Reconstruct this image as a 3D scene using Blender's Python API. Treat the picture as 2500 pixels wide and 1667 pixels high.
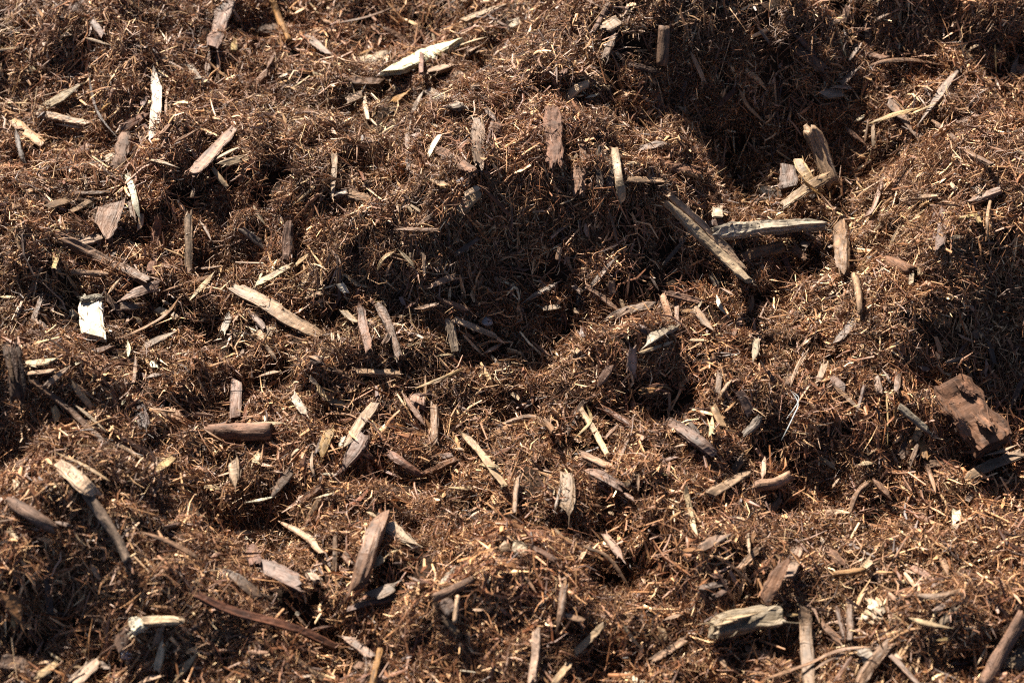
import bpy, math, random
import numpy as np
from mathutils import Vector

for o in list(bpy.data.objects):
    bpy.data.objects.remove(o, do_unlink=True)
scene = bpy.context.scene
COL = scene.collection
rng = np.random.default_rng(11)
random.seed(5)

# ------------------------------------------------------------------ camera, sky, sun, exposure
PITCH = math.radians(46.0)      # looking down the flank of the mulch heap
DIST, LENS, SENSOR = 1.40, 70.0, 36.0
CAM = np.array([0.0, -DIST * math.cos(PITCH), DIST * math.sin(PITCH)])
FWD = -CAM / np.linalg.norm(CAM)
RIGHT = np.array([1.0, 0.0, 0.0])
UP = np.cross(RIGHT, FWD)
cd = bpy.data.cameras.new('camera'); cam = bpy.data.objects.new('camera', cd); COL.objects.link(cam)
cd.lens = LENS; cd.sensor_width = SENSOR; cd.clip_start = 0.05; cd.clip_end = 50
cam.location = CAM; cam.rotation_euler = (math.pi / 2 - PITCH, 0, 0)
cd.dof.use_dof = True; cd.dof.focus_distance = 1.40; cd.dof.aperture_fstop = 8.0
scene.camera = cam
scene.cycles.use_denoising = False; scene.cycles.filter_width = 1.1

SUN_EL, SUN_AZ = math.radians(42.0), math.radians(-30.0)    # behind the heap, a little to the left
sun_dir = Vector((math.sin(SUN_AZ) * math.cos(SUN_EL), math.cos(SUN_AZ) * math.cos(SUN_EL), math.sin(SUN_EL)))
world = bpy.data.worlds.new('World'); scene.world = world; world.use_nodes = True
wn = world.node_tree; sky = wn.nodes.new('ShaderNodeTexSky'); sky.sky_type = 'NISHITA'; sky.sun_disc = False
sky.sun_elevation = SUN_EL; sky.sun_rotation = SUN_AZ; sky.air_density = 0.35; sky.dust_density = 0.8
bg = wn.nodes['Background']; bg.inputs['Strength'].default_value = 0.05
wn.links.new(sky.outputs[0], bg.inputs['Color'])
sl = bpy.data.lights.new('sun', 'SUN'); sl.energy = 5.0; sl.angle = math.radians(0.5); sl.color = (1.0, 0.90, 0.78)
sun = bpy.data.objects.new('sun', sl); COL.objects.link(sun); sun.location = sun_dir * 5
sun.rotation_euler = sun_dir.to_track_quat('Z', 'Y').to_euler()
vs = scene.view_settings; vs.view_transform = 'Standard'; vs.look = 'None'; vs.gamma = 1.0; vs.use_curve_mapping = False
vs.exposure = 2.1

# ------------------------------------------------------------------ small maths
def ray(px, py):
    """direction from the camera through a point of the photograph (2500 x 1667)"""
    k = SENSOR / LENS / 2500.0
    px = np.asarray(px, float); py = np.asarray(py, float)
    d = FWD + ((px - 1250) * k)[..., None] * RIGHT - ((py - 833.5) * k)[..., None] * UP
    return d / np.linalg.norm(d, axis=-1, keepdims=True)
def plane_xy(px, py):
    d = ray(px, py); t = -CAM[2] / d[..., 2]
    return CAM[0] + d[..., 0] * t, CAM[1] + d[..., 1] * t
def project(p):
    q = p - CAM; z = q @ FWD; k = 2500.0 * LENS / SENSOR
    return 1250 + (q @ RIGHT) / z * k, 833.5 - (q @ UP) / z * k
def hash2(ix, iy, seed):
    h = (ix.astype(np.int64) * 374761393 + iy.astype(np.int64) * 668265263 + seed * 1442695041) & 0xffffffff
    h = ((h ^ (h >> 13)) * 1274126177) & 0xffffffff
    return ((h ^ (h >> 16)) & 0xffff) / 65535.0
def vnoise(x, y, scale, seed):
    x = x / scale; y = y / scale
    ix = np.floor(x); iy = np.floor(y); fx = x - ix; fy = y - iy
    fx = fx * fx * fx * (fx * (fx * 6 - 15) + 10); fy = fy * fy * fy * (fy * (fy * 6 - 15) + 10)
    a = hash2(ix, iy, seed); b = hash2(ix + 1, iy, seed); c = hash2(ix, iy + 1, seed); d = hash2(ix + 1, iy + 1, seed)
    return (a + (b - a) * fx) * (1 - fy) + (c + (d - c) * fx) * fy - 0.5

# ------------------------------------------------------------------ the heap's surface
# crests: x, y of the crest in the photograph, half width (px), height (m), length behind, length of the steep front
DUNES = [
    (1370, 430, 390, .088, .16, .064), (560, 430, 430, .048, .14, .050), (1640, 70, 400, .085, .10, .068),
    (2480, 500, 280, .120, .14, .074), (170, 130, 280, .040, .10, .045), (10, 590, 150, .050, .10, .036),
    (60, 930, 210, .050, .10, .042), (1600, 880, 190, .026, .06, .028), (1960, 950, 260, .036, .10, .038),
    (1210, 1420, 230, .036, .09, .040), (230, 1360, 260, .046, .12, .042), (1790, 1350, 200, .028, .07, .032),
    (2380, 1390, 200, .036, .08, .038), (1480, 1140, 260, .026, .09, .034), (830, 1030, 220, .024, .08, .032),
    (760, 1430, 260, .018, .08, .032), (960, 620, 300, .022, .10, .036), (2250, 10, 420, .065, .08, .055), (1250, 1800, 1700, .035, .10, .05), (700, 860, 300, .016, .06, .028),  # widest crest lies below the frame, added so the bottom strip catches sun
]
BUMPS = [(250, 760, 420, 150, .020), (60, 1250, 300, 250, .040),          (1250, 600, 220, 70, -.016), (1720, 360, 200, 90, -.018), (2430, 800, 150, 170, -.020),
         (250, 1510, 120, 50, -.014), (1960, 1060, 190, 60, -.012)]
_k = 0.00029
def height(x, y):
    h = 0.05 * (y) + 0 * x
    for px, py, wx, A, back, front in DUNES:
        cx, cy = plane_xy(px, py + A * 1900)          # the crest shows above its foot
        u = (x - cx) / (wx * _k); s = y - cy + 0.02 * u * u + 0.018 * vnoise(x, y, .07, int(px))
        prof = np.where(s > 0, np.exp(-(s / back) ** 1.5), np.exp(-np.abs(s / front) ** 2.0))
        h = h + A * np.exp(-u ** 4 * .5 - u * u * .4) * prof
    for px, py, wx, wy, A in BUMPS:
        cx, cy = plane_xy(px, py)
        h = h + A * np.exp(-((x - cx) / (wx * _k)) ** 2 - ((y - cy) / (wy * _k * 1.4)) ** 2)
    h = h + .024 * vnoise(x, y, .085, 1) + .018 * vnoise(x, y, .042, 2) + .012 * vnoise(x, y, .021, 3) + .006 * vnoise(x, y, .010, 4) - .024 * np.abs(vnoise(x, y, .055, 5)) - .012 * np.abs(vnoise(x, y, .025, 6))
    return h
X0, X1, Y0, Y1, STEP = -0.66, 0.66, -0.56, 0.86, 0.004
gx = np.arange(X0, X1, STEP); gy = np.arange(Y0, Y1, STEP)
GX, GY = np.meshgrid(gx, gy)
H = height(GX, GY)
HY, HX = np.gradient(H, STEP)
def bil(G, x, y):
    fx = np.clip((x - X0) / STEP, 0, len(gx) - 1.001); fy = np.clip((y - Y0) / STEP, 0, len(gy) - 1.001)
    ix = fx.astype(int); iy = fy.astype(int); fx = fx - ix; fy = fy - iy
    return (G[iy, ix] * (1 - fx) + G[iy, ix + 1] * fx) * (1 - fy) + (G[iy + 1, ix] * (1 - fx) + G[iy + 1, ix + 1] * fx) * fy
def hit(px, py):
    """distance along the view ray to the heap's surface"""
    d = ray(px, py); n = d.shape[0]
    t = np.full(n, 0.75); done = np.zeros(n, bool)
    for i in range(520):
        p = CAM + d * t[:, None]
        done |= p[:, 2] < bil(H, p[:, 0], p[:, 1])
        t = np.where(done, t, t + 0.0025)
    return t

# ------------------------------------------------------------------ materials
def new_mat(name):
    m = bpy.data.materials.new(name); m.use_nodes = True
    nt = m.node_tree; return m, nt, nt.nodes['Principled BSDF']
def node(nt, t, **kw):
    n = nt.nodes.new(t)
    for k, v in kw.items(): setattr(n, k, v)
    return n
def math_node(nt, op, a, b):
    n = node(nt, 'ShaderNodeMath', operation=op)
    for i, v in enumerate((a, b)):
        if hasattr(v, 'node'): nt.links.new(v, n.inputs[i])
        else: n.inputs[i].default_value = v
    return n.outputs[0]
def noise_fac(nt, vec, scale, detail, lo, hi, rough=.6):
    n = node(nt, 'ShaderNodeTexNoise'); n.inputs['Scale'].default_value = scale; n.inputs['Detail'].default_value = detail
    n.inputs['Roughness'].default_value = rough
    nt.links.new(vec, n.inputs['Vector'])
    r = node(nt, 'ShaderNodeMapRange'); nt.links.new(n.outputs['Fac'], r.inputs['Value'])
    r.inputs['From Min'].default_value = .3; r.inputs['From Max'].default_value = .7
    r.inputs['To Min'].default_value = lo; r.inputs['To Max'].default_value = hi
    return r.outputs[0]
def mult_col(nt, colour, fac):
    v = node(nt, 'ShaderNodeVectorMath', operation='SCALE')
    nt.links.new(colour, v.inputs[0]); nt.links.new(fac, v.inputs['Scale']); return v.outputs[0]
def wood_material(name, grain_lo, blotch_lo, speck, bump, rough, spec):
    m, nt, b = new_mat(name)
    at = node(nt, 'ShaderNodeAttribute', attribute_name='Col'); uv = node(nt, 'ShaderNodeAttribute', attribute_name='grain')
    mp = node(nt, 'ShaderNodeMapping'); mp.inputs['Scale'].default_value = (45, 560, 1); nt.links.new(uv.outputs['Vector'], mp.inputs['Vector'])
    g = noise_fac(nt, mp.outputs[0], 1.0, 3, grain_lo, 1.12)
    mp2 = node(nt, 'ShaderNodeMapping'); mp2.inputs['Scale'].default_value = (110, 260, 1); nt.links.new(uv.outputs['Vector'], mp2.inputs['Vector'])
    bl = noise_fac(nt, mp2.outputs[0], 1.0, 4, blotch_lo, 1.15)
    mp3 = node(nt, 'ShaderNodeMapping'); mp3.inputs['Scale'].default_value = (280, 800, 1); nt.links.new(uv.outputs['Vector'], mp3.inputs['Vector'])
    n3 = node(nt, 'ShaderNodeTexNoise'); n3.inputs['Detail'].default_value = 2; n3.inputs['Scale'].default_value = 1; nt.links.new(mp3.outputs[0], n3.inputs['Vector'])
    r3 = node(nt, 'ShaderNodeMapRange'); nt.links.new(n3.outputs['Fac'], r3.inputs['Value'])
    r3.inputs['From Min'].default_value = .29; r3.inputs['From Max'].default_value = .36; r3.inputs['To Min'].default_value = speck; r3.inputs['To Max'].default_value = 1
    f = math_node(nt, 'MULTIPLY', math_node(nt, 'MULTIPLY', g, bl), r3.outputs[0])
    nt.links.new(mult_col(nt, at.outputs['Color'], f), b.inputs['Base Color'])
    bp = node(nt, 'ShaderNodeBump'); bp.inputs['Strength'].default_value = bump; bp.inputs['Distance'].default_value = .0008
    nt.links.new(f, bp.inputs['Height']); nt.links.new(bp.outputs[0], b.inputs['Normal'])
    b.inputs['Roughness'].default_value = rough; b.inputs['Specular IOR Level'].default_value = spec
    return m
M_WOOD = wood_material('split wood', .22, .5, .2, 1.0, .6, .3)
M_BARK = wood_material('bark', .35, .35, .3, 1.0, .75, .25)
M_PALE = wood_material('fresh pale wood', .4, .6, .12, 1.0, .55, .35)
def fibre_material(name, rough, spec):
    m, nt, b = new_mat(name)
    at = node(nt, 'ShaderNodeAttribute', attribute_name='Col')
    tc = node(nt, 'ShaderNodeTexCoord')
    f = noise_fac(nt, tc.outputs['Object'], 260, 3, .6, 1.3)
    nt.links.new(mult_col(nt, at.outputs['Color'], f), b.inputs['Base Color'])
    b.inputs['Roughness'].default_value = rough; b.inputs['Specular IOR Level'].default_value = spec
    return m
M_FIBRE = fibre_material('shredded fibre', .55, .4)
M_SPLINT = fibre_material('small splinters', .55, .4)
def plain(name, c, rough=.6, spec=.3, scale=200, lo=.6, bump=0.3):
    m, nt, b = new_mat(name); tc = node(nt, 'ShaderNodeTexCoord')
    f = noise_fac(nt, tc.outputs['Object'], scale, 4, lo, 1.2)
    rgb = node(nt, 'ShaderNodeRGB'); rgb.outputs[0].default_value = (*c, 1)
    nt.links.new(mult_col(nt, rgb.outputs[0], f), b.inputs['Base Color'])
    bp = node(nt, 'ShaderNodeBump'); bp.inputs['Strength'].default_value = bump; bp.inputs['Distance'].default_value = .001
    nt.links.new(f, bp.inputs['Height']); nt.links.new(bp.outputs[0], b.inputs['Normal'])
    b.inputs['Roughness'].default_value = rough; b.inputs['Specular IOR Level'].default_value = spec
    return m
M_SOIL = plain('rotted mulch', (.020, .011, .006), .9, .1, 350, .4, .8)
M_STONE = plain('grey stone', (.30, .28, .27), .7, .3, 300, .45, .6)
M_DARKSTONE = plain('dark grey stone', (.15, .14, .145), .6, .4, 300, .4, .6)
M_CHAR = plain('charred wood', (.02, .019, .02), .6, .4, 300, .4, .8)
M_THREAD = plain('pale plastic thread', (.30, .33, .33), .35, .5, 100, .8, .1)
M_FILM = plain('cloudy plastic film', (.42, .46, .52), .25, .6, 150, .5, .4)

# ------------------------------------------------------------------ mesh helpers
def make_mesh(name, verts, faces_tri=None, faces_quad=None, col=None, grain=None, smooth=False):
    me = bpy.data.meshes.new(name)
    nt = 0 if faces_tri is None else len(faces_tri); nq = 0 if faces_quad is None else len(faces_quad)
    verts = np.asarray(verts, np.float32)
    me.vertices.add(len(verts)); me.vertices.foreach_set('co', verts.ravel())
    idx = []
    if nq: idx.append(np.asarray(faces_quad, np.int32).ravel())
    if nt: idx.append(np.asarray(faces_tri, np.int32).ravel())
    idx = np.concatenate(idx); me.loops.add(len(idx)); me.loops.foreach_set('vertex_index', idx)
    me.polygons.add(nq + nt)
    st = np.concatenate([np.arange(nq) * 4, nq * 4 + np.arange(nt) * 3]).astype(np.int32)
    me.polygons.foreach_set('loop_start', st)
    me.polygons.foreach_set('use_smooth', np.full(nq + nt, smooth, bool))
    me.update(calc_edges=True)
    if col is not None:
        a = me.color_attributes.new('Col', 'FLOAT_COLOR', 'POINT')
        c = np.ones((len(verts), 4), np.float32); c[:, :3] = col; a.data.foreach_set('color', c.ravel())
    if grain is not None:
        a = me.attributes.new('grain', 'FLOAT_VECTOR', 'POINT'); a.data.foreach_set('vector', np.asarray(grain, np.float32).ravel())
    return me
def add(name, me, mat, parent=None):
    o = bpy.data.objects.new(name, me); COL.objects.link(o); me.materials.append(mat)
    if parent is not None: o.parent = parent
    return o
def tag(o, label, cat, group=None):
    o['label'] = label; o['category'] = cat
    if group: o['group'] = group

# ground sheet of the heap
ny, nx = GX.shape
gid = np.arange(ny * nx).reshape(ny, nx)
q = np.stack([gid[:-1, :-1], gid[:-1, 1:], gid[1:, 1:], gid[1:, :-1]], -1).reshape(-1, 4)
ground = add('ground', make_mesh('ground', np.stack([GX, GY, H], -1).reshape(-1, 3), faces_quad=q, smooth=True), M_SOIL)
ground['kind'] = 'structure'

# ------------------------------------------------------------------ pieces of wood
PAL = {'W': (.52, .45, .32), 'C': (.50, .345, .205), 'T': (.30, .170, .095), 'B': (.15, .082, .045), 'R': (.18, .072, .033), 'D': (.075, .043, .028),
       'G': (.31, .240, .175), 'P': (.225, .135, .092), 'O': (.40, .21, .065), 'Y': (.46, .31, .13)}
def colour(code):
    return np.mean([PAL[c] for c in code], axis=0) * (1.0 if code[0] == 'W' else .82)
OFF = {'0': (0, 0), '1': (620, 413), '2': (1240, 826), '3': (1860, 1240)}
TS = 640.0 / 2350.0
def parse(line):
    f = line.split('|')
    ox, oy = OFF[f[0][1]][0], OFF[f[0][0]][1]
    pts = np.array([[float(v) for v in p.split(',')] for p in f[1].split()]) * TS + (ox, oy)
    k = f[3].split('+'); lift = float(k[1]) if len(k) > 1 else 0.0
    d = dict(pts=pts, w=float(f[2]) * TS, kind=k[0][0], ends=k[0][1:3], lift=lift / 1000, col=f[4])
    if len(f) > 5: d['name'], d['label'] = f[5], f[6]
    return d
def spline(pts, n):
    if len(pts) == 2:
        s = np.linspace(0, 1, n)[:, None]; return pts[0] * (1 - s) + pts[1] * s
    p = np.vstack([2 * pts[0] - pts[1], pts, 2 * pts[-1] - pts[-2]])
    seg = len(pts) - 1; out = []
    for u in np.linspace(0, seg, n):
        i = min(int(u), seg - 1); t = u - i; a, b, c, d = p[i:i + 4]
        out.append(.5 * (2 * b + (c - a) * t + (2 * a - 5 * b + 4 * c - d) * t * t + (3 * b - a - 3 * c + d) * t ** 3))
    return np.array(out)
NS = 15
def lay(items):
    """find where every piece rests on the heap: sample its axis, follow the view rays down to the surface, take the straight or bowed line that clears it"""
    S = [spline(it['pts'], NS) for it in items]
    P = np.concatenate(S); T = hit(P[:, 0], P[:, 1]).reshape(-1, NS); D = ray(P[:, 0], P[:, 1]).reshape(-1, NS, 3)
    s = np.linspace(-1, 1, NS)
    for it, t, d in zip(items, T, D):
        t = np.minimum(t, np.median(t) + .06)
        c = np.polyfit(s, t, 2 if len(it['pts']) > 2 else 1); f = np.polyval(c, s)
        f = f - .75 * max(0.0, np.max(f - t)) - it['lift'] - .0055
        it['P'] = CAM + d * f[:, None]; it['dist'] = float(np.mean(f))
        it['wm'] = it['w'] * it['dist'] * SENSOR / LENS / 2500.0
def unit(v): return v / np.maximum(np.linalg.norm(v, axis=-1, keepdims=True), 1e-9)
THICK = {'B': .42, 'f': .26, 's': .62, 'r': 1.0, 'b': .55, 't': .35, 'k': .6}
def piece_mesh(it, name):
    r = np.random.default_rng(abs(hash((round(it['pts'][0, 0]), round(it['pts'][0, 1]), round(it['w'])))) % (2 ** 32))
    kind, ends, w = it['kind'], it['ends'], it['wm']
    P0 = it['P']; L = np.linalg.norm(np.diff(P0, axis=0), axis=1).sum()
    n = int(np.clip(L / (w * .28 + .0008), 9, 30)); K = 18 if w > .016 else 12
    if kind in 'bB': K, n = (24 if kind == 'b' else 44), int(min(44, n * 1.6 + 6))
    if it.get('small'): n, K = max(5, n // 3), 8
    u = np.linspace(0, NS - 1, n); P = np.stack([np.interp(u, np.arange(NS), P0[:, i]) for i in range(3)], -1)
    tan = unit(np.gradient(P, axis=0))
    m = P[n // 2]; tn = unit(np.array([-bil(HX, m[:1], m[1:2])[0], -bil(HY, m[:1], m[1:2])[0], 1.0]))
    up = unit(.34 * unit(CAM - m) + .2 * tn + np.array([-.06, .16, .8 if it['col'][0] == 'W' else .42]) + r.normal(0, .10, 3))
    side = unit(np.cross(tan, up)); nor = unit(np.cross(side, tan))
    tw = r.normal(0, .18) * np.linspace(-1, 1, n)[:, None]
    side, nor = side * np.cos(tw) + nor * np.sin(tw), nor * np.cos(tw) - side * np.sin(tw)
    th = THICK[kind] if not (kind == 't' and it['w'] > 40) else .16
    vd = unit(m - CAM); sp = side[n // 2] - vd * (side[n // 2] @ vd); w = w / np.clip(np.linalg.norm(sp), .6, 1)      # the width seen is the face turned to us
    if kind == 'k' and w > .03: th = .34
    e = {'B': .4, 'f': .38, 's': .5, 'r': 1.0, 'b': .7, 't': .8, 'k': .35}[kind]
    a = np.arange(K) / K * 2 * np.pi + .13
    cx = np.sign(np.cos(a)) * np.abs(np.cos(a)) ** e; cy = np.sign(np.sin(a)) * np.abs(np.sin(a)) ** e
    s = np.linspace(0, 1, n)
    prof = np.ones(n)
    for j, c in enumerate(ends):
        d = s if j == 0 else 1 - s
        if c == 'p': prof *= np.clip(d / r.uniform(.16, .46), .06, 1) ** r.uniform(.6, 1.1)
        elif c == 'j': prof *= .78 + .22 * np.clip(d / .18, 0, 1)
        else: prof *= np.where(d < .5 / n, .9, 1)
    rough = {'B': .05, 'f': .055, 's': .07, 'r': .05, 'b': .13, 't': .06, 'k': .07}[kind]
    ridge = r.normal(0, rough, K)[None, :] * (.5 + r.random((n, 1)))
    walk = np.cumsum(r.normal(0, rough * .5, (n, K)), axis=0); walk -= walk.mean(0)
    fine = r.normal(0, rough * (.8 if kind in 'bB' else .45), (n, K))
    rad = 1 + ridge + np.clip(walk, -.22, .22) + fine
    if kind in 'bB':                                     # bark: long plates and furrows
        U, VV = np.meshgrid(np.linspace(0, L, n), np.arange(K) / K * w * 2.2, indexing='ij'); sd = int(r.integers(1, 9999)); am = .55 if kind == 'b' else .50
        rad = 1 + am * (.5 * vnoise(U, VV * 2.2, w * .5, sd) + .35 * vnoise(U, VV * 3, w * .22, sd + 1) - .45 * np.abs(vnoise(U * .4, VV * 2, w * .16, sd + 2)) + .12 * vnoise(U, VV, w * .06, sd + 3)) + .08 * am
    wob = 1 + np.convolve(r.normal(0, .16 if 'j' in ends else .08, n + 4), np.ones(5) / 5, 'valid')
    wob2 = 1 + np.convolve(r.normal(0, .2 if 'j' in ends else .1, n + 4), np.ones(5) / 5, 'valid')
    edge = np.where(cx[None] > 0, wob[:, None], wob2[:, None])
    hw = w * .5 * prof; ht = w * .5 * th * np.minimum(1, prof ** .7) * (.85 + .3 * r.random())
    cyo = (.9 * (cx ** 2 - .4) * th) if (kind == 't' and it['w'] > 14) else 0 * cx
    V = P[:, None] + side[:, None] * (hw[:, None] * cx * rad * edge)[..., None] + nor[:, None] * (ht[:, None] * cy * (1 + (rad - 1) * 1.6) - hw[:, None] * cyo)[..., None]
    V = V + side[:, None] * ((1 - prof) * r.uniform(-.36, .36) * w)[:, None, None]          # points run out to one edge
    ax = np.zeros((n, K))
    for j, c in enumerate(ends):
        if c in 'jb':
            amp = (1.5 if c == 'j' else .2) * w * min(1.0, .35 * L / w)
            nb = max(3, K // 2); q1 = r.random(nb + 1) ** 1.6; jj = np.interp((cx + 1) / 2 * nb, np.arange(nb + 1), q1) * amp * .6 + r.random(K) * amp * .12; jj = jj - .75 * jj.mean()
            i0 = 0 if j == 0 else n - 1; i1 = 1 if j == 0 else n - 2; sg = 1 if j == 0 else -1
            ax[i0] += sg * jj; ax[i1] += sg * jj * .55
    if kind in 'fskt':
        for j in (0, 1):
            sh = r.uniform(-.45, .45) * w * min(1.0, .3 * L / w); fall = np.clip(1 - (s if j == 0 else 1 - s) / .3, 0, 1)
            ax += fall[:, None] * cx * sh
    V = V + tan[:, None] * ax[..., None]
    idx = np.arange(n * K).reshape(n, K)
    quads = np.stack([idx[:-1], np.roll(idx, -1, 1)[:-1], np.roll(idx, -1, 1)[1:], idx[1:]], -1).reshape(-1, 4)
    c0 = V[0].mean(0) + tan[0] * w * .10; c1 = V[-1].mean(0) - tan[-1] * w * .10
    tris = [(n * K, idx[0, (k + 1) % K], idx[0, k]) for k in range(K)] + [(n * K + 1, idx[-1, k], idx[-1, (k + 1) % K]) for k in range(K)]
    verts = np.vstack([V.reshape(-1, 3), c0, c1])
    off = r.random(2) * 10
    gr = np.zeros((n * K + 2, 3)); gr[:-2, 0] = np.repeat(s * L, K) + off[0]; gr[:-2, 1] = np.tile(a / (2 * np.pi) * w * (1.4 + th), n) + off[1]
    gr[-2] = (off[0], off[1], 0); gr[-1] = (L + off[0], off[1], 0)
    col = colour(it['col']) * (1 + r.normal(0, .10)) * (1 + r.normal(0, .03, 3))
    streak = np.clip(1 + r.normal(0, .13, K), .6, 1.3)
    C = np.tile(col, (n * K + 2, 1)); C[:-2] *= np.tile(streak, n)[:, None]
    # torn fibres still hanging on the broken ends and edges
    if not it.get('small') and kind in 'fsbBk' and it['w'] > 8:
        nf = int(r.integers(5, 12)); ev, et, ec, eg = [], [], [], []; b0 = len(verts)
        for q_ in range(nf):
            at_end = r.random() < .7; c = ends[int(r.integers(0, 2))] if at_end else 'e'
            if c in 'bp': continue
            if at_end: i = 0 if r.random() < .5 and ends[0] == 'j' else n - 1; dr = -tan[0] if i == 0 else tan[-1]
            else: i = int(r.integers(1, n - 1)); dr = tan[i] * r.choice([-1, 1])
            k0 = int(r.integers(0, K)); p0 = V[i, k0]; out = unit(p0 - P[i]); ll = w * r.uniform(.3, 1.0) * (1 if at_end else 1.2); ll = min(ll, .012)
            d1 = unit(dr + out * (r.uniform(0, .35) if at_end else r.uniform(.15, .6)) + r.normal(0, .18, 3)); rr = r.uniform(.00018, .00055)
            u1 = unit(np.cross(d1, r.normal(0, 1, 3))); v1 = np.cross(d1, u1); mid_ = p0 + d1 * ll * .5 + u1 * ll * r.normal(0, .08)
            base = b0 + len(ev)
            for t_, pp in ((1.0, p0 - d1 * ll * .3), (.8, mid_)):
                for a_ in (0, 2.1, 4.2): ev.append(pp + (u1 * math.cos(a_) + v1 * math.sin(a_)) * rr * t_)
            ev.append(p0 + d1 * ll + u1 * ll * r.normal(0, .1))
            for a_ in range(3):
                b_ = (a_ + 1) % 3
                et += [(base + a_, base + b_, base + 3 + b_), (base + a_, base + 3 + b_, base + 3 + a_), (base + 3 + a_, base + 3 + b_, base + 6)]
            ec += [col * r.uniform(.8, 1.25)] * 7; eg += [(off[0] + .3 * q_, off[1], 0)] * 7
        if ev: verts = np.vstack([verts, ev]); tris = tris + et; C = np.vstack([C, ec]); gr = np.vstack([gr, eg])
    return verts, quads, tris, C, gr
def piece_material(it):
    if it['kind'] in 'bB' or (it['kind'] == 'r' and it['col'] not in ('C',)): return M_BARK
    return M_PALE if it['col'] in ('W', 'WC', 'CW', 'PW', 'WP') else M_WOOD
def origin_at(o, p):
    """move the object's origin to p (its base) without moving its mesh"""
    me = o.data; n = len(me.vertices); co = np.empty(n * 3, np.float32); me.vertices.foreach_get('co', co)
    me.vertices.foreach_set('co', (co.reshape(-1, 3) - np.asarray(p, np.float32)).ravel()); o.location = p; me.update()
def build_piece(it, name, parent=None):
    v, qd, tr, c, g = piece_mesh(it, name)
    o = add(name, make_mesh(name, v, faces_tri=tr, faces_quad=qd, col=c, grain=g, smooth=it['kind'] == 'r'), piece_material(it), parent)
    if parent is None: origin_at(o, it['P'][0])
    return o
CATEGORY = {'wood_chip': 'wood chip', 'bark_strip': 'bark', 'bark_chunk': 'bark', 'splinter': 'splinter', 'stick': 'stick', 'lath': 'wood slat', 'straw': 'straw',
            'root': 'root', 'twig': 'twig', 'log': 'log', 'shaving': 'shaving', 'leaf': 'leaf', 'branch': 'branch'}
GROUP = {'wood_chip': 'wood chips in the mulch', 'splinter': 'splinters in the mulch', 'stick': 'sticks in the mulch', 'lath': 'wood slats in the mulch', 'straw': 'straws in the mulch',
         'bark_strip': 'bark strips in the mulch', 'bark_chunk': 'bark chunks in the mulch', 'root': 'roots in the mulch', 'twig': 'twigs in the mulch', 'log': 'short logs in the mulch',
         'branch': 'branches in the mulch', 'shaving': 'shavings in the mulch'}
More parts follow.
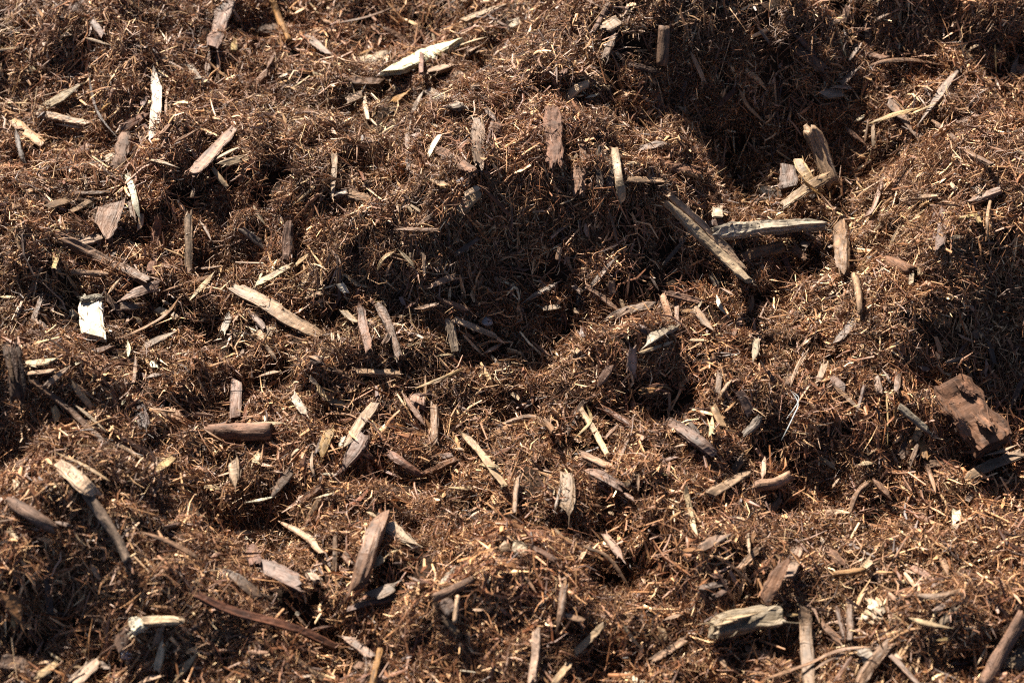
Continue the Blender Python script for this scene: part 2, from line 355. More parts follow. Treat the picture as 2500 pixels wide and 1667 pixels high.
# tile of the photograph | axis | width | section, ends, lift | colour | name | label
THINGS = """
00|2050,10 1965,250 1900,430|125|fbj|P|bark_strip|wide grey bark strip with frayed tail reaching the top edge
00|1392,605 1402,850 1380,1240|88|fpj+5|W|splinter|brilliant white upright splinter standing alone in the dark hollow
00|1530,700 1490,900 1485,1080|28|sjj+2|T|stick|thin tan stick parallel to the brilliant white upright splinter
00|340,1000 730,775|72|fjp+5|C|wood_chip|tan pointed chip slanting up above a pale fork-ended splinter
00|340,1020 800,1118|58|sjj+6|C|splinter|pale splinter with forked broken end below a slanting pointed chip
00|110,1085 385,1300|88|fjj+4|O|wood_chip|flat amber chip sliding into dark hollow beneath the pale fork-ended splinter
00|135,1150 165,1300 205,1460|40|spj+8|D|stick|dark upright stub crossing in front of the flat amber chip
00|1090,1170 1325,1010|78|fjj+2|R|wood_chip|dark reddish chip tucked beside foot of the brilliant white splinter
00|1130,1205 1090,1380 1045,1540|120|bbj+4|PB|bark_chunk|rough grey-brown bark finger below a dark reddish chip
00|1720,1560 2095,1160|112|fjj+5|T|lath|long smooth tan lath sloping beneath the frayed grey bark strip
00|1250,1410 1620,1500|28|spp+4|C|splinter|thin pale splinter lying between bark finger and smooth tan lath
00|730,1390 780,1325 905,1300|80|tjj+3|R|bark_strip|dark red curled bark flake beside the grey-brown bark finger
00|1675,585 1765,720|95|fbb+3|G|wood_chip|grey squarish chip leaning beside the frayed grey bark strip
00|2105,345 2100,455|58|fbb+3|Y|wood_chip|small bright yellow chip beside the frayed grey bark strip
00|825,190 925,325|58|fbj|P|wood_chip|small purplish chip buried in fibres above the dark hollow
00|790,620 830,870 900,1050 1055,1240|22|tpp+6|D|root|long dark thin root bowing across the dark upper hollow
00|1985,1475 2225,1410|58|fjj+3|C|wood_chip|pale stubby chip beside top of the smooth tan lath
00|555,180 780,0|75|bjj|D|bark_chunk|dark bark slab poking from the top edge
00|1390,545 1500,550 1650,625|20|tpp+6|T|twig|thin arching twig over head of the brilliant white splinter
00|100,650 315,620|52|sjj|YG|stick|soft-focus yellowish stub near a pale fork-ended splinter
01|1215,660 1500,520 1815,400|140|fjb+18|W|wood_chip|large blown-out white splintered chip, brightest piece in the pile
01|1502,480 1502,662|42|sbb+27|P|stick|short grey stick resting across the large white splintered chip
01|955,575 1180,565|118|kbb+5|C|wood_chip|tan square block lying beside the large white splintered chip
01|460,310 665,485|68|fpj+3|G|wood_chip|grey chip with torn tail above the tan square block
01|165,0 240,200 325,365|58|rjj+8|O|twig|amber stub standing upright at the top edge
01|205,55 190,210|52|fjj+1|C|wood_chip|cream flake showing behind the amber upright stub
01|20,265 340,290|92|bjj|BP|bark_chunk|brown bark piece lying behind the amber upright stub
01|1140,245 1390,372|42|spp+4|T|stick|short tan stick above the large white splintered chip
01|1790,640 2000,785|64|kbb+4|P|wood_chip|purple-grey knuckled chip below tip of the large white chip
01|800,740 1155,762|82|sjj+2|PB|stick|dark weathered stick lying under the tan square block
01|1550,820 1840,970|102|sjj+4|G|wood_chip|thick grey weathered piece joined above a bent grey stick
01|1532,790 1450,950 1378,1185|46|spp+6|G|stick|bent pale grey stick hanging from the thick grey weathered piece
01|1378,1195 1395,1540|52|sjj+2|BT|stick|upright brown stick continuing below the bent pale grey stick
01|820,915 965,845|70|fjb+3|CG|wood_chip|pale grey-edged chip half buried below the dark weathered stick
01|985,870 1022,1072|40|fjj+3|C|splinter|narrow cream splinter hanging beside the pale grey-edged chip
01|1245,915 1375,820|52|fjj+3|O|wood_chip|amber chip under the large white splintered chip
01|320,1088 480,1068 695,1068|17|spp+5|C|straw|straight pale straw lying level on reddish fibres
01|720,1370 715,1568 700,1790|50|fjp+5|C|lath|narrow cream lath hanging down into the shaded slope
01|1558,1392 1665,1208|46|fjb+5|CW|splinter|bright cream splinter beside the upright weathered grey slab
01|1430,1205 1502,1245|72|fbb+3|P|wood_chip|small pinkish squarish flake beside the bent pale grey stick
01|2010,1050 2012,1480|112|fjj+2|GB|wood_chip|upright weathered grey slab standing in the mid slope
01|1645,1345 1970,1545|92|bjj+2|PR|bark_strip|fibrous purplish bark strip at foot of the upright grey slab
01|1555,1080 1705,1182|36|spp+4|G|splinter|thin grey splinter under the thick grey weathered piece
01|1875,190 2255,50|42|sbj+4|CT|stick|smooth tan stick near the top edge above the white chip
01|1868,0 1945,15|62|kbb+3|C|wood_chip|cream chip cut off by the top edge
01|2060,110 2200,200 2345,275|22|tpp+5|B|twig|thin brown twig sagging above tip of the large white chip
01|700,215 1000,160 1290,50|20|tpp+4|B|twig|long bowed brown twig near the top edge
01|1180,605 1390,440 1575,225|14|tpp+8|T|root|hair-thin root running off end of the large white chip
01|5,775 125,645|62|sjj+3|T|stick|tan stub pointing at the smooth tan stepping fibres below the amber stub
01|2110,1120 2235,1160|92|tjj+4|T|wood_chip|curled tan flake beside the upright weathered grey slab
01|2080,985 2215,1130|46|sjj+2|B|stick|brown stick resting against the curled tan flake
01|960,1115 930,1250 918,1460|15|tpp+7|T|root|curly thin tan root dangling above the narrow cream lath
02|1402,235 1382,600|106|rbb+8|PB|twig|round bark-covered twig with blunt ends hanging over the dark slope
02|860,265 1005,180|112|fjj+5|C|wood_chip|pale torn-edged chip near the top, uphill of the round twig
02|870,525 970,290|66|sjj+2|B|stick|dark brown stick below the pale torn-edged chip
02|765,295 915,0|40|sjj+3|BT|stick|brown stick crossing behind the pale torn-edged chip
02|528,890 600,800 725,750|78|tjb+4|C|wood_chip|pale curved shaving lying on the shaded slope
02|700,880 832,842|22|fpp+6|W|splinter|tiny white sliver beside the pale curved shaving
02|1645,470 1758,725|40|fpj+5|C|splinter|cream splinter hanging in shade beside the round bark-covered twig
02|395,975 425,1490|155|bjj+5|PR|bark_chunk|large reddish bark lump standing upright at the ridge
02|430,890 515,955|52|fjj+3|P|wood_chip|pale purplish flake perched above the large reddish bark lump
02|668,1295 685,1580|62|sbj+3|B|stick|brown upright stick beside the large reddish bark lump
02|815,1330 835,1700|62|sjj+2|D|stick|dark upright stick beside a tan upright slab on the ridge
02|900,1425 920,1720|72|fjj+3|GD|wood_chip|grey split slab wedged between dark stick and tan upright slab
02|955,1325 990,1568 1035,1800|78|fjj+5|TC|lath|tan upright slab with straight grain on the shaded ridge face
02|1185,1345 1405,1285|58|sjj+4|P|wood_chip|purplish stub lying level above the long split stick
02|305,380 445,432|36|spp+3|C|splinter|pale plump splinter in shade below the top edge
02|485,665 575,560|62|bjj|P|bark_chunk|purple bark flake in shade above the pale curved shaving
02|2080,800 2150,950 2330,1120|34|tpp+4|YT|straw|curved yellowish strip drooping into the shaded hollow
02|1865,985 2045,800|48|sjj+1|R|stick|reddish stick sloping beside the curved yellowish strip
02|1330,1465 1720,1565|84|bjj+5|TR|bark_strip|matted reddish bark strip on the lit ridge above the split stick
02|1550,885 1592,730|36|fjj+2|P|splinter|short purple splinter alone on the dark slope
02|20,245 135,165|52|fjj+3|WG|wood_chip|small white-grey chip uphill of the large reddish bark lump
02|1080,580 1340,645|52|bjj|D|bark_strip|dark bark strip running to foot of the round twig
03|425,1140 520,1350 655,1670|150|rjj+28|C|log|thick cream log section speckled with dark dots
03|315,1435 400,1568 505,1710|82|fjj+28|YC|wood_chip|mottled yellow chip leaning beside the thick cream log section
03|1395,1125 1560,900 1700,700 1845,555|72|fpp+8|G|splinter|long silvery pointed splinter slanting in the upper corner
03|1135,905 1425,1235|78|fbj+4|T|lath|tan lath passing under a yellow forked straw
03|955,1112 1180,1030 1415,968|34|tpp+10|Y|straw|yellow forked straw laid across the tan lath
03|520,855 715,835|92|fjj+4|CG|wood_chip|pale split-ended chip uphill of the thick cream log section
03|640,775 805,790|34|fjj+5|GT|splinter|small grey splinter touching the pale split-ended chip
03|710,762 828,635|48|fjj+3|GT|wood_chip|greyish chip sloping above the pale split-ended chip
03|660,240 765,535|24|tpp+4|Y|straw|yellowish straw leaning in the dark upper corner
03|778,545 892,390|32|fpp+3|G|splinter|grey splinter crossing end of the yellowish leaning straw
03|615,222 755,138|42|sjj+4|CT|stick|short tan stick above the yellowish leaning straw
03|742,195 765,60|52|fjj+2|T|wood_chip|tan flake upright at end of the short tan stick
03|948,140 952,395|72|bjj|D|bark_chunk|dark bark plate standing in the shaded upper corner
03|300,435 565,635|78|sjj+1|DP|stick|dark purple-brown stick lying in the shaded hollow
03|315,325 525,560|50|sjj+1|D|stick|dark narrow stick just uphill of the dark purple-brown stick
03|1505,1060 1680,1200 1830,1350 2060,1475|42|spj+5|TB|stick|long curving brown stick below the silvery pointed splinter
03|1000,1125 1002,1315|30|fjj+4|C|splinter|pale upright splinter below the yellow forked straw
03|738,1138 925,1295|38|spp+4|T|stick|tan stick descending beside the thick cream log section
03|2238,690 2282,505|52|fjp+4|PG|wood_chip|pale pointed chip near the edge uphill of all brown curls
03|2090,405 2102,655|12|tpp+6|Y|straw|hair-fine greenish straw standing near the pale pointed chip
03|2005,1195 2195,1095|62|fjj+3|TG|wood_chip|flat grey-tan chip near the long curving brown stick
03|1765,1112 1935,1028|52|fjj+3|T|wood_chip|tan chip beside lower end of the silvery pointed splinter
03|925,602 1100,552 1350,540 1625,582|32|tpp+6|T|bark_strip|arched fibre strand bridging a small hollow
03|2275,630 2370,655|84|kbj+2|T|wood_chip|blocky tan chip cut off by the picture edge
03|935,490 1115,532|42|sjj+3|T|stick|short tan stub above the arched fibre strand
10|175,440 700,705 1000,855 1335,1012|74|spj+6|TP|lath|very long brown lath running diagonally down the lit slope
10|1015,295 915,580|195|fjj+8|TP|wood_chip|broad rough pinkish-tan chip lying on the lit slope
10|705,665 915,590|102|fbj+2|CG|wood_chip|pale slab tucked under the broad rough pinkish-tan chip
10|1142,45 1200,230 1242,445|52|fbp+9|W|splinter|cream-white curved splinter beside the broad rough pinkish-tan chip
10|1165,290 1192,445|46|sjj+3|P|stick|purplish stub under the cream-white curved splinter
10|1422,425 1380,700 1345,930|78|bjj+5|PR|stick|purple-brown upright bark stick on the lit slope
10|1690,390 1690,975|66|fjj+4|TG|lath|upright greyish lath with fibres wrapped across it
10|1272,400 1248,555|46|fbp+5|C|splinter|cream splinter hanging between white splinter and purple bark stick
10|635,222 995,212|32|sbj+5|DT|stick|level dark stick above the broad rough pinkish-tan chip
10|635,385 842,258|42|fjj+4|TC|splinter|tan splinter sloping beneath the level dark stick
10|405,345 648,270|72|fjj+2|T|wood_chip|flat tan chip just uphill of the very long brown lath
10|808,1165 832,1510|222|fjb+10|W|wood_chip|bright cream cracked block with dark cracks on its face
10|1065,1205 1250,1095 1428,1030|78|fpb+6|PT|wood_chip|brown lance-shaped slab below end of the very long lath
10|1445,1102 1885,968|42|spj+5|T|stick|straight tan stick beside the brown lance-shaped slab
10|1705,1175 1935,915|42|fpp+7|C|splinter|cream splinter crossing end of the straight tan stick
10|1075,1225 1255,1228|74|fjp+3|CG|wood_chip|pale wedge beside the bright cream cracked block
10|938,1125 1112,1335|62|sjj+2|PB|stick|dark stick between cracked block and pale wedge
10|962,1125 1092,965|30|tpp+6|YT|straw|curved straw blade above the bright cream cracked block
10|1405,1262 1498,1302|78|kbb+4|C|wood_chip|small cream cube below the brown lance-shaped slab
10|1215,1318 1282,1402|42|fpp+5|C|wood_chip|seed-shaped cream sliver near the small cream cube
10|1000,1562 1330,1402 1500,1290 1615,1148|28|tpj+8|T|twig|long bowed tan twig passing the small cream cube
10|1228,1630 1570,1452|60|fpp+5|GP|splinter|lilac-grey pointed splinter below the long bowed tan twig
10|1998,1465 2075,1275|72|fjj+3|G|wood_chip|grey angular chip beneath the yellowish split lath
10|2190,1200 2375,1435|62|sjj+2|P|stick|purplish stick lying under the yellowish split lath
11|-180,1055 100,1215 380,1385 605,1505|112|fjj+9|C|lath|long yellowish split lath lying across the lit slope
10|635,920 965,938|42|sjj+4|TC|stick|tan splintered stick under the very long brown lath
10|478,890 555,675|42|fjp+6|Y|straw|yellow V-shaped straw in the soft-focus left slope
10|1118,648 1265,712|46|fbj+4|TC|wood_chip|small tan chip beside the purple-brown upright bark stick
10|1905,-10 2035,165|42|fjj+3|CT|splinter|pale tan splinter at the shaded brink uphill
10|2155,530 2370,695|62|sjj+2|DG|stick|dark grey stick in the shaded dip
10|715,1168 905,1140|46|bjj+12|G|bark_strip|grey bark curl resting on top of the cracked cream block
10|295,1370 385,1140|52|sjj+3|B|stick|brown soft-focus stub at the left of the cracked block
10|345,1375 465,1485|52|fjj+2|G|wood_chip|grey soft-focus chip downhill of the brown stub
10|1000,795 1105,640|46|sjj+1|D|stick|dark stub beneath the pale slab
11|312,480 300,815|98|sjj+3|BP|stick|dark bark-brown slab standing upright in the shaded slope
11|15,1035 312,875|52|fjj+6|C|splinter|pale two-pronged splinter above the yellowish split lath
11|398,1075 492,925|66|fbp+5|C|wood_chip|cream pointed tab near the pale two-pronged splinter
11|765,1025 835,1115|56|fbj+5|W|wood_chip|small bright white chip in mid slope fibres
11|1840,385 2005,185|122|kjb+6|TC|wood_chip|angular folded tan chip with bright upper edge
11|2018,155 2150,265 2292,415|42|rpj+5|PR|twig|purplish twig slanting down beside the angular folded tan chip
11|348,885 495,758|30|tpp+6|OY|straw|amber straw sloping above the cream pointed tab
11|1255,540 1645,545|30|spj+5|RT|stick|thin reddish stick lying level in the shaded mid slope
11|1295,715 1432,862|34|fpj+5|C|splinter|cream splinter below the thin reddish level stick
11|1522,755 1530,955|32|fjj+5|C|splinter|upright cream peg near the centre of the slope
11|1095,935 1160,800 1275,735|30|tpp+7|YC|bark_strip|curled yellow strand above a fan of tan fibres
11|955,1185 980,1400 1032,1625|76|fpj+6|TB|lath|tall brown lath with pointed top, downhill of the white chip
11|1118,1205 1200,1380 1312,1695|76|sjj+5|BP|stick|thick dark brown stick beside the tall brown pointed lath
11|1165,1570 1245,1425|60|sjj+6|B|stick|brown stub leaning on the thick dark brown stick
11|1748,1335 1805,1635|82|fjb+5|CG|lath|pale upright slab meeting a cream stick at its top
11|1785,1345 2185,1502|52|fbj+6|C|splinter|long cream stick ending beside the grey pebble
11|1595,1035 1805,965|62|fjj+5|TP|wood_chip|frayed tan chip lying level at the shaded brink
11|1625,1150 1925,1265|48|spj+5|TB|stick|brown stick below the frayed tan level chip
11|1425,1262 1660,1215|36|spj+4|T|stick|short tan peg beside the brown stick near the frayed chip
11|778,1255 915,1375|52|fpj+5|C|splinter|cream splinter beside top of the tall brown lath
11|25,1510 185,1435|82|fjj+4|C|wood_chip|bright cream chip just below the yellowish split lath
11|288,1502 465,1488|56|tjj+4|BP|bark_strip|dark curled bark sliver below the yellowish split lath
11|840,225 1055,295|92|bjj+3|T|bark_chunk|rough tan bark lump beside the narrow cream lath
11|718,242 842,208|46|sjj+5|G|stick|grey stub at foot of the narrow cream lath
11|345,335 582,118|26|tpp+6|YT|straw|tan grass straw rising above the dark upright slab
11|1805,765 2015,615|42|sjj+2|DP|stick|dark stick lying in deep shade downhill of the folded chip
11|1475,502 1605,408|36|sjj+3|P|stick|purplish stub above the thin reddish level stick
11|1585,95 1725,152|52|fjj+4|TO|wood_chip|orange-tan chip near the dark grey pebble
11|465,1142 615,1118|52|bjj+3|TC|wood_chip|rounded pale tan chip below the cream pointed tab
11|-5,330 88,492|26|tpp+4|CG|straw|pale straw slanting in shade below the lit ridge
12|1825,572 2300,528 2800,490|112|sjj+22|GW|log|silver-grey weathered log with cracked grain, lying level
12|2090,795 2300,735 2465,715|112|sjj+5|TB|stick|thick brown rounded piece below the silver-grey log
12|1880,432 1882,185|88|fbp+14|WP|wood_chip|pale speckled shard with pointed top above the silver-grey log
12|1780,492 1945,490|72|kjj+2|DP|wood_chip|dark wedge between pale speckled shard and silver-grey log
12|1590,25 1875,155|56|sjj+5|T|stick|tan stick at the brink above the long split stick
12|1078,92 1385,102|58|fjj+5|TC|wood_chip|tan frayed chip lying level above the long split stick
12|668,-40 625,235|122|bjj+4|PT|bark_chunk|blocky pinkish bark at the ridge beside brown upright sticks
12|755,1045 935,828|46|sjj+2|DG|stick|dark greyish stick in the shadowed hollow below the ridge
12|1395,855 1530,700 1625,565|36|sjj+2|D|stick|dark thin stick in deep shade below the long split stick
12|125,1195 435,1028|36|spj+4|GP|splinter|grey pointed splinter at the lower brink of the dark hollow
12|915,1355 1100,1272 1305,1230|78|sjj+5|GT|stick|grey-tan weathered stub with fibres draped over it
12|695,1040 850,1150 985,1275|48|sjj+5|T|stick|rough tan stick sloping to the grey-tan weathered stub
12|925,995 945,1125|62|fjj+3|TP|wood_chip|small tan chip above the rough tan sloping stick
12|1388,1118 1452,1362|62|fjp+5|T|wood_chip|tan leaf-shaped chip standing near the level purplish stick
12|1508,1188 1522,1412|42|fjj+4|T|splinter|narrow tan peg beside the tan leaf-shaped chip
12|1425,1112 1728,1192|48|sjj+4|PB|stick|level purplish stick above the tan leaf-shaped chip
12|1558,1282 1665,1258|42|fpp+5|CO|wood_chip|small orange diamond chip beside the narrow tan peg
12|1665,1238 1835,1452|72|fjp+5|PT|wood_chip|pinkish-brown slab beside the small orange diamond chip
12|1880,1120 1900,1230 1992,1332|36|tpp+7|W|shaving|curled white shaving below tip of the long split stick
12|1200,1590 1345,1480 1495,1412|92|fpj+7|PW|wood_chip|pale pinkish flat chip over a thin cream slat
22|1150,140 1490,28|27|spp+6|C|splinter|thin cream slat under the pale pinkish flat chip
12|1815,945 1882,1065|52|fjp+3|G|wood_chip|grey flake just above the curled white shaving
12|305,1252 465,1228|48|fjj+4|CT|wood_chip|cream chip lying level at the lower brink
12|1995,1545 2095,1328|42|fjj+4|TP|splinter|tan splinter rising beside the pinkish-brown slab
12|580,1040 662,1102|46|fjj+2|P|wood_chip|purplish flake at the lower edge of the dark hollow
12|888,335 940,480 992,700|22|tpp+6|B|root|thin brown root hanging in the central shaded hollow
13|700,485 712,700 735,925|112|sjj+12|BT|stick|upright brown stick marked with dark grain dashes
13|860,1328 780,1430 675,1545|78|fjj+4|GD|bark_strip|grey feathered flake at foot of a pink reed stem
13|180,335 400,180 605,55|88|fjj+32|TC|wood_chip|tan slab crossing under foot of the cream log section
13|238,-10 242,192|152|kbb+14|PD|wood_chip|grey-purple rounded block in shade behind the mottled yellow chip
13|-10,232 480,272|112|sjj|D|log|dark log lying in shade uphill of the silver-grey log
13|365,108 545,245|26|fpp+36|O|splinter|amber spike poking through under the mottled yellow chip
13|1235,272 1585,248|48|spj+5|TC|stick|pale pinkish stick lying level on the far lit ridge
13|1642,345 1598,705|92|fjj+3|DP|wood_chip|dark purple slab standing below the pale pinkish level stick
13|905,440 1010,330 1115,-10|36|spp+6|TP|twig|long tan twig rising beside the dark-dashed brown stick
13|935,595 1012,398|46|sjj+4|T|stick|tan frayed stick at foot of the long tan twig
13|885,905 1100,780 1190,600 1262,480|28|tpp+9|YT|root|yellowish wiry root curving beside the dark-dashed brown stick
13|1105,820 1360,915|112|rjj+4|TR|log|reddish log stub in shade beside the yellowish wiry root
13|1345,935 1338,1032|42|fbb+4|CG|wood_chip|pale peg hanging below end of the reddish log stub
13|1755,442 1945,410|30|spp+7|Y|straw|yellow straw jutting over the dark hollow at the far edge
13|2050,280 2020,450 2032,635|30|tjp+7|CY|straw|hooked cream straw dangling into the black hollow
13|1845,10 1975,185|112|fjj+3|GT|wood_chip|grey-tan striped slab near the far lit ridge
13|1868,302 2145,180|48|sjj+5|TG|stick|fibrous grey-tan stick above the hooked cream straw
13|1688,612 1815,605|36|fpp+3|CG|splinter|pale splinter in shade beside the dark purple slab
13|360,695 450,562|78|fjj+4|DG|wood_chip|dark grey flake between silver-grey log and dashed stick
13|478,702 512,588|82|kjj+4|PT|wood_chip|pinkish crumbly chip beside the dark grey flake
13|185,755 262,955|52|sjj+3|B|stick|brown upright stub below the thick brown rounded piece
13|278,695 392,805|72|bjj+5|TB|bark_chunk|tan bark flap below the dark grey flake
13|300,1292 505,1148|36|tpp+5|CT|splinter|curved pale splinter in the shaded lower slope
13|1568,1328 1665,1372|42|fbb+3|TO|wood_chip|small orange-tan peg in deep shade
13|1905,1440 1965,1510|84|fjj+1|BT|wood_chip|dim brown chip in deep shade above the large bark block
20|108,80 140,300 172,565|150|bjj+10|DB|bark_chunk|dark shaggy bark stump, soft-focus, at the picture edge
20|225,230 485,200|62|fjj+4|C|splinter|pale bundle strip lying behind the dark shaggy bark stump
20|230,320 480,290|34|sjj+6|CT|splinter|thin pale strip below the pale bundle strip
20|285,375 640,655 930,935|52|sjj+8|B|stick|long brown stick descending from the dark shaggy stump
20|648,588 800,700 965,855|26|spp+9|CG|splinter|thin pale splinter crossing the long brown descending stick
20|640,400 830,630|52|fjj+5|CT|splinter|pale tan splinter uphill of the thin pale crossing splinter
20|665,238 835,148|42|fpj+6|W|splinter|bright white splinter at tip of a brown stub
20|830,142 1005,78|52|sjj+4|B|stick|brown stub ending at the bright white splinter
20|408,425 615,248|46|fjp+6|CT|splinter|cream splinter leaning beside the dark shaggy stump
20|535,1115 700,1270 855,1405|132|fjj+10|C|wood_chip|big cream splintered slab at the head of a curved branch
30|760,-140 900,50 1060,300 1145,490|82|rjj+8|BG|branch|curved grey-brown branch drooping to a frayed tip
20|1005,928 1315,1092|52|fpp+6|C|splinter|cream pointed splinter beside a reddish stick
20|1045,878 1425,1115|62|sjj+4|RB|stick|reddish stick uphill of the cream pointed splinter
20|1330,1242 1555,1068|72|fjj+6|CO|wood_chip|orange-tan chip meeting foot of the reddish stick
20|2120,378 2112,712|102|fbb+7|P|wood_chip|neat rectangular brown chip standing on end
20|1845,855 2445,828|142|rjb+7|PB|log|brown bark-covered log lying level below the rectangular chip
21|-70,762 275,760|32|fpp+12|C|splinter|pale splinter lying along top of the bark-covered level log
20|2090,1085 2112,1335|92|fjp+5|PC|wood_chip|mottled upright chip below the bark-covered level log
20|2285,1115 2335,945|62|fjp+5|C|splinter|cream upright splinter below end of the bark-covered log
20|1195,555 1295,800|155|tjj+3|D|leaf|dark crumpled leaf with shiny patches
20|490,605 522,745|62|fjj+4|YC|wood_chip|yellowish soft-focus chip under the long brown descending stick
20|1225,135 1200,405|36|spj+5|T|stick|thin tan stick hanging below the lilac-grey pointed splinter
20|1150,15 1155,165|36|fpp+5|W|splinter|small white upright peg near the lilac-grey splinter
20|1345,205 1405,275|52|fpp+5|W|wood_chip|white flake below the lilac-grey pointed splinter
20|1515,700 1610,725|92|kbb+4|T|wood_chip|rounded tan knob near the dark crumpled leaf
20|2180,1482 2485,1418|27|spp+7|W|straw|bright white straw below the cream upright splinter
20|455,998 720,1120 985,1275|28|tpp+9|YT|straw|long tan straw over head of the cream splintered slab
20|145,1125 245,1140|72|kbb+3|P|wood_chip|pinkish soft-focus lump near the picture edge
20|135,1270 165,1395|52|fjj+3|C|wood_chip|cream soft-focus flake below the pinkish lump
30|90,-65 280,60 505,195|112|rjj+7|P|log|purple-brown soft-focus log beside the curved branch
30|1695,-20 1790,85|72|fjj+5|WC|wood_chip|bright cream wedge above a dark level stick
21|348,495 458,685|76|fjj+6|W|wood_chip|bright white tab hanging in a dark pocket
21|1092,578 980,720 880,880 810,975|92|fjp+7|C|lath|bent cream slab ending on a grey-purple flat chip
21|985,845 900,1000 775,1240|142|fjp+6|P|wood_chip|large grey-purple flat chip with pointed foot
21|555,440 680,540 840,615|62|fjj+4|YC|splinter|split yellowish splinter uphill of the bent cream slab
21|702,795 598,1025|92|fpj+6|OY|wood_chip|golden oval chip beside the bent cream slab
21|1620,575 1618,970|78|sjj+5|T|stick|upright tan stick with broken foot in the centre
21|1325,485 1535,785|52|spp+5|PR|stick|purplish stick slanting toward the upright tan stick
21|1395,582 1535,578|112|kjj+3|P|wood_chip|purple-grey block behind the slanting purplish stick
21|878,298 1315,315|48|sjj+5|CT|stick|pale fibrous stick lying level uphill of the bent cream slab
21|2040,152 2245,38|32|spp+5|C|splinter|cream splinter right of the pale upright slab's foot
21|2118,150 2255,285|32|spp+5|C|splinter|cream splinter downhill of another cream splinter near a dark notch
21|1420,460 1700,350 1905,258|28|tpp+7|YT|root|forked tan root bowing above the upright tan stick
21|1845,815 2015,1005 2245,1315|72|fpj+7|CT|lath|tan curved lath descending through the centre
21|1195,1028 1340,1120 1495,1225|62|sjj+5|RB|stick|red-brown stick forming the left arm of a V
21|1495,1222 1825,1080|52|sjj+5|RB|stick|red-brown stick forming the frayed arm of a V
21|158,1395 345,1185|78|fjj+5|PB|wood_chip|purplish-brown slab meeting the bright white straw
21|325,1545 625,1330|66|sjj+3|RB|bark_strip|reddish split bark strip below the purplish-brown slab
21|490,1640 595,1425|56|sjj+4|T|stick|tan stub crossing the reddish split bark strip
21|525,1442 715,1388|22|spp+6|C|splinter|thin cream needle over the tan stub
21|605,1212 745,1222|26|spp+6|W|splinter|white needle touching foot of the grey-purple flat chip
21|520,1000 518,1140 542,1255|26|tpp+5|C|shaving|curved cream shaving beside the golden oval chip
21|838,525 922,345|36|spp+5|PR|stick|thin reddish stick uphill of the bent cream slab
21|1965,1118 2195,1150|36|sjj+8|C|splinter|cream splinter crossing the tan curved lath
21|1665,1060 1775,1040|52|fbb+4|P|wood_chip|lilac pebble-like chip above the V of red-brown sticks
21|105,55 205,205|36|fpp+5|C|splinter|cream splinter uphill of the bright white tab
21|385,225 605,205|102|bjj+2|D|bark_chunk|dark slab shaded under a bowed tan strip
21|465,150 560,180 655,255|30|tpp+6|T|bark_strip|bowed tan strip over the dark shaded slab
21|685,278 890,355|52|sjj+3|B|stick|brown stick continuing from the dark shaded slab
22|1112,75 1108,305|82|fjj+5|PG|wood_chip|grey cleft chip hanging below the pale pinkish flat chip
22|805,435 925,238|78|fpj+5|TP|wood_chip|tan grained slab uphill of a rusty fibre knot
22|1425,735 1640,880 1840,1045|102|sjj+5|DP|stick|big dark stick lying in a shaded hollow
22|1575,695 1715,862|42|sjj+3|D|stick|thin dark stick parallel to the big dark stick
22|845,625 980,700 1125,795|52|sjj+5|R|stick|brick-red stick near a yellow forked straw end
22|650,640 780,830 895,1055|56|sjj+6|CT|stick|pale tan bent stick carrying a yellow curl
22|702,598 742,740 598,895|26|tpp+10|Y|straw|yellow curled straw hooked over the pale tan bent stick
22|525,855 610,700 685,560|52|sjj+3|DP|stick|dark stick beside the yellow curled straw
22|2075,465 2175,685|82|fjj+5|P|wood_chip|purplish rectangular slab near a grey curved sliver
22|1835,598 1922,792|72|fjj+6|OC|wood_chip|orange-tan grained chip beside a cream sliver
22|1812,885 1842,700|46|fpp+6|C|splinter|cream sliver touching the orange-tan grained chip
22|2255,688 2200,790 2105,865|66|tjj+5|GD|bark_strip|grey curved sliver under the purplish rectangular slab
22|1895,300 1878,495|46|fjj+3|P|wood_chip|purple peg above the orange-tan grained chip
22|2005,365 1895,525|36|spp+4|T|stick|thin tan stick beside the purple peg
22|2232,0 2212,212|62|fjp+5|PW|wood_chip|pale lilac slab standing uphill of the purplish rectangular slab
22|545,1195 535,1400 510,1530|150|fjj+5|GT|bark_strip|fan-shaped frayed grey slab splaying downward
22|735,1195 1045,1355|102|sjj+6|RB|log|red-brown log stub beside the fan-shaped frayed slab
22|655,1038 935,1165|66|sjj+5|T|stick|tan frayed stick just uphill of the red-brown log stub
22|1815,1402 2155,1195|88|fbj+7|CP|lath|pale grained lath cut square, in the lower right slope
22|2175,1335 2400,1300 2535,1225|96|rjj+5|PT|branch|purplish curved branch beside the pale grained lath
22|2302,1055 2285,1255|42|fpp+6|C|splinter|cream peg standing above the purplish curved branch
22|1450,488 1450,655|26|sbb+5|T|splinter|tan peg dangling over the shaded hollow of the big dark stick
22|935,1235 1090,870|32|spp+5|T|stick|long thin tan stick uphill of the red-brown log stub
22|1588,1335 1640,1560 1692,1785|48|fjp+7|C|splinter|tall cream splinter descending below the big dark stick
22|1040,1342 1135,1218|46|fjj+4|C|wood_chip|cream chip at end of the red-brown log stub
22|-20,755 170,700 330,750 405,835|52|tjj+7|TR|bark_strip|curled fibrous red strand like a cord
22|85,1250 60,1565|46|sjj+4|T|stick|soft tan stick left of the fan-shaped frayed slab
22|2010,1205 2112,1058|72|sjj+4|B|stick|brown stub uphill of the pale grained lath
23|1230,605 1380,735 1505,842|52|sbp+7|G|stick|grey stick pointing down beside the large bark block
23|628,415 780,550 892,658|36|spp+7|T|twig|tan twig ending in a sharp point above the dark hollow
23|920,420 880,580 838,705|36|sjp+5|TD|stick|brown splinter crossing tip of the sharp tan twig
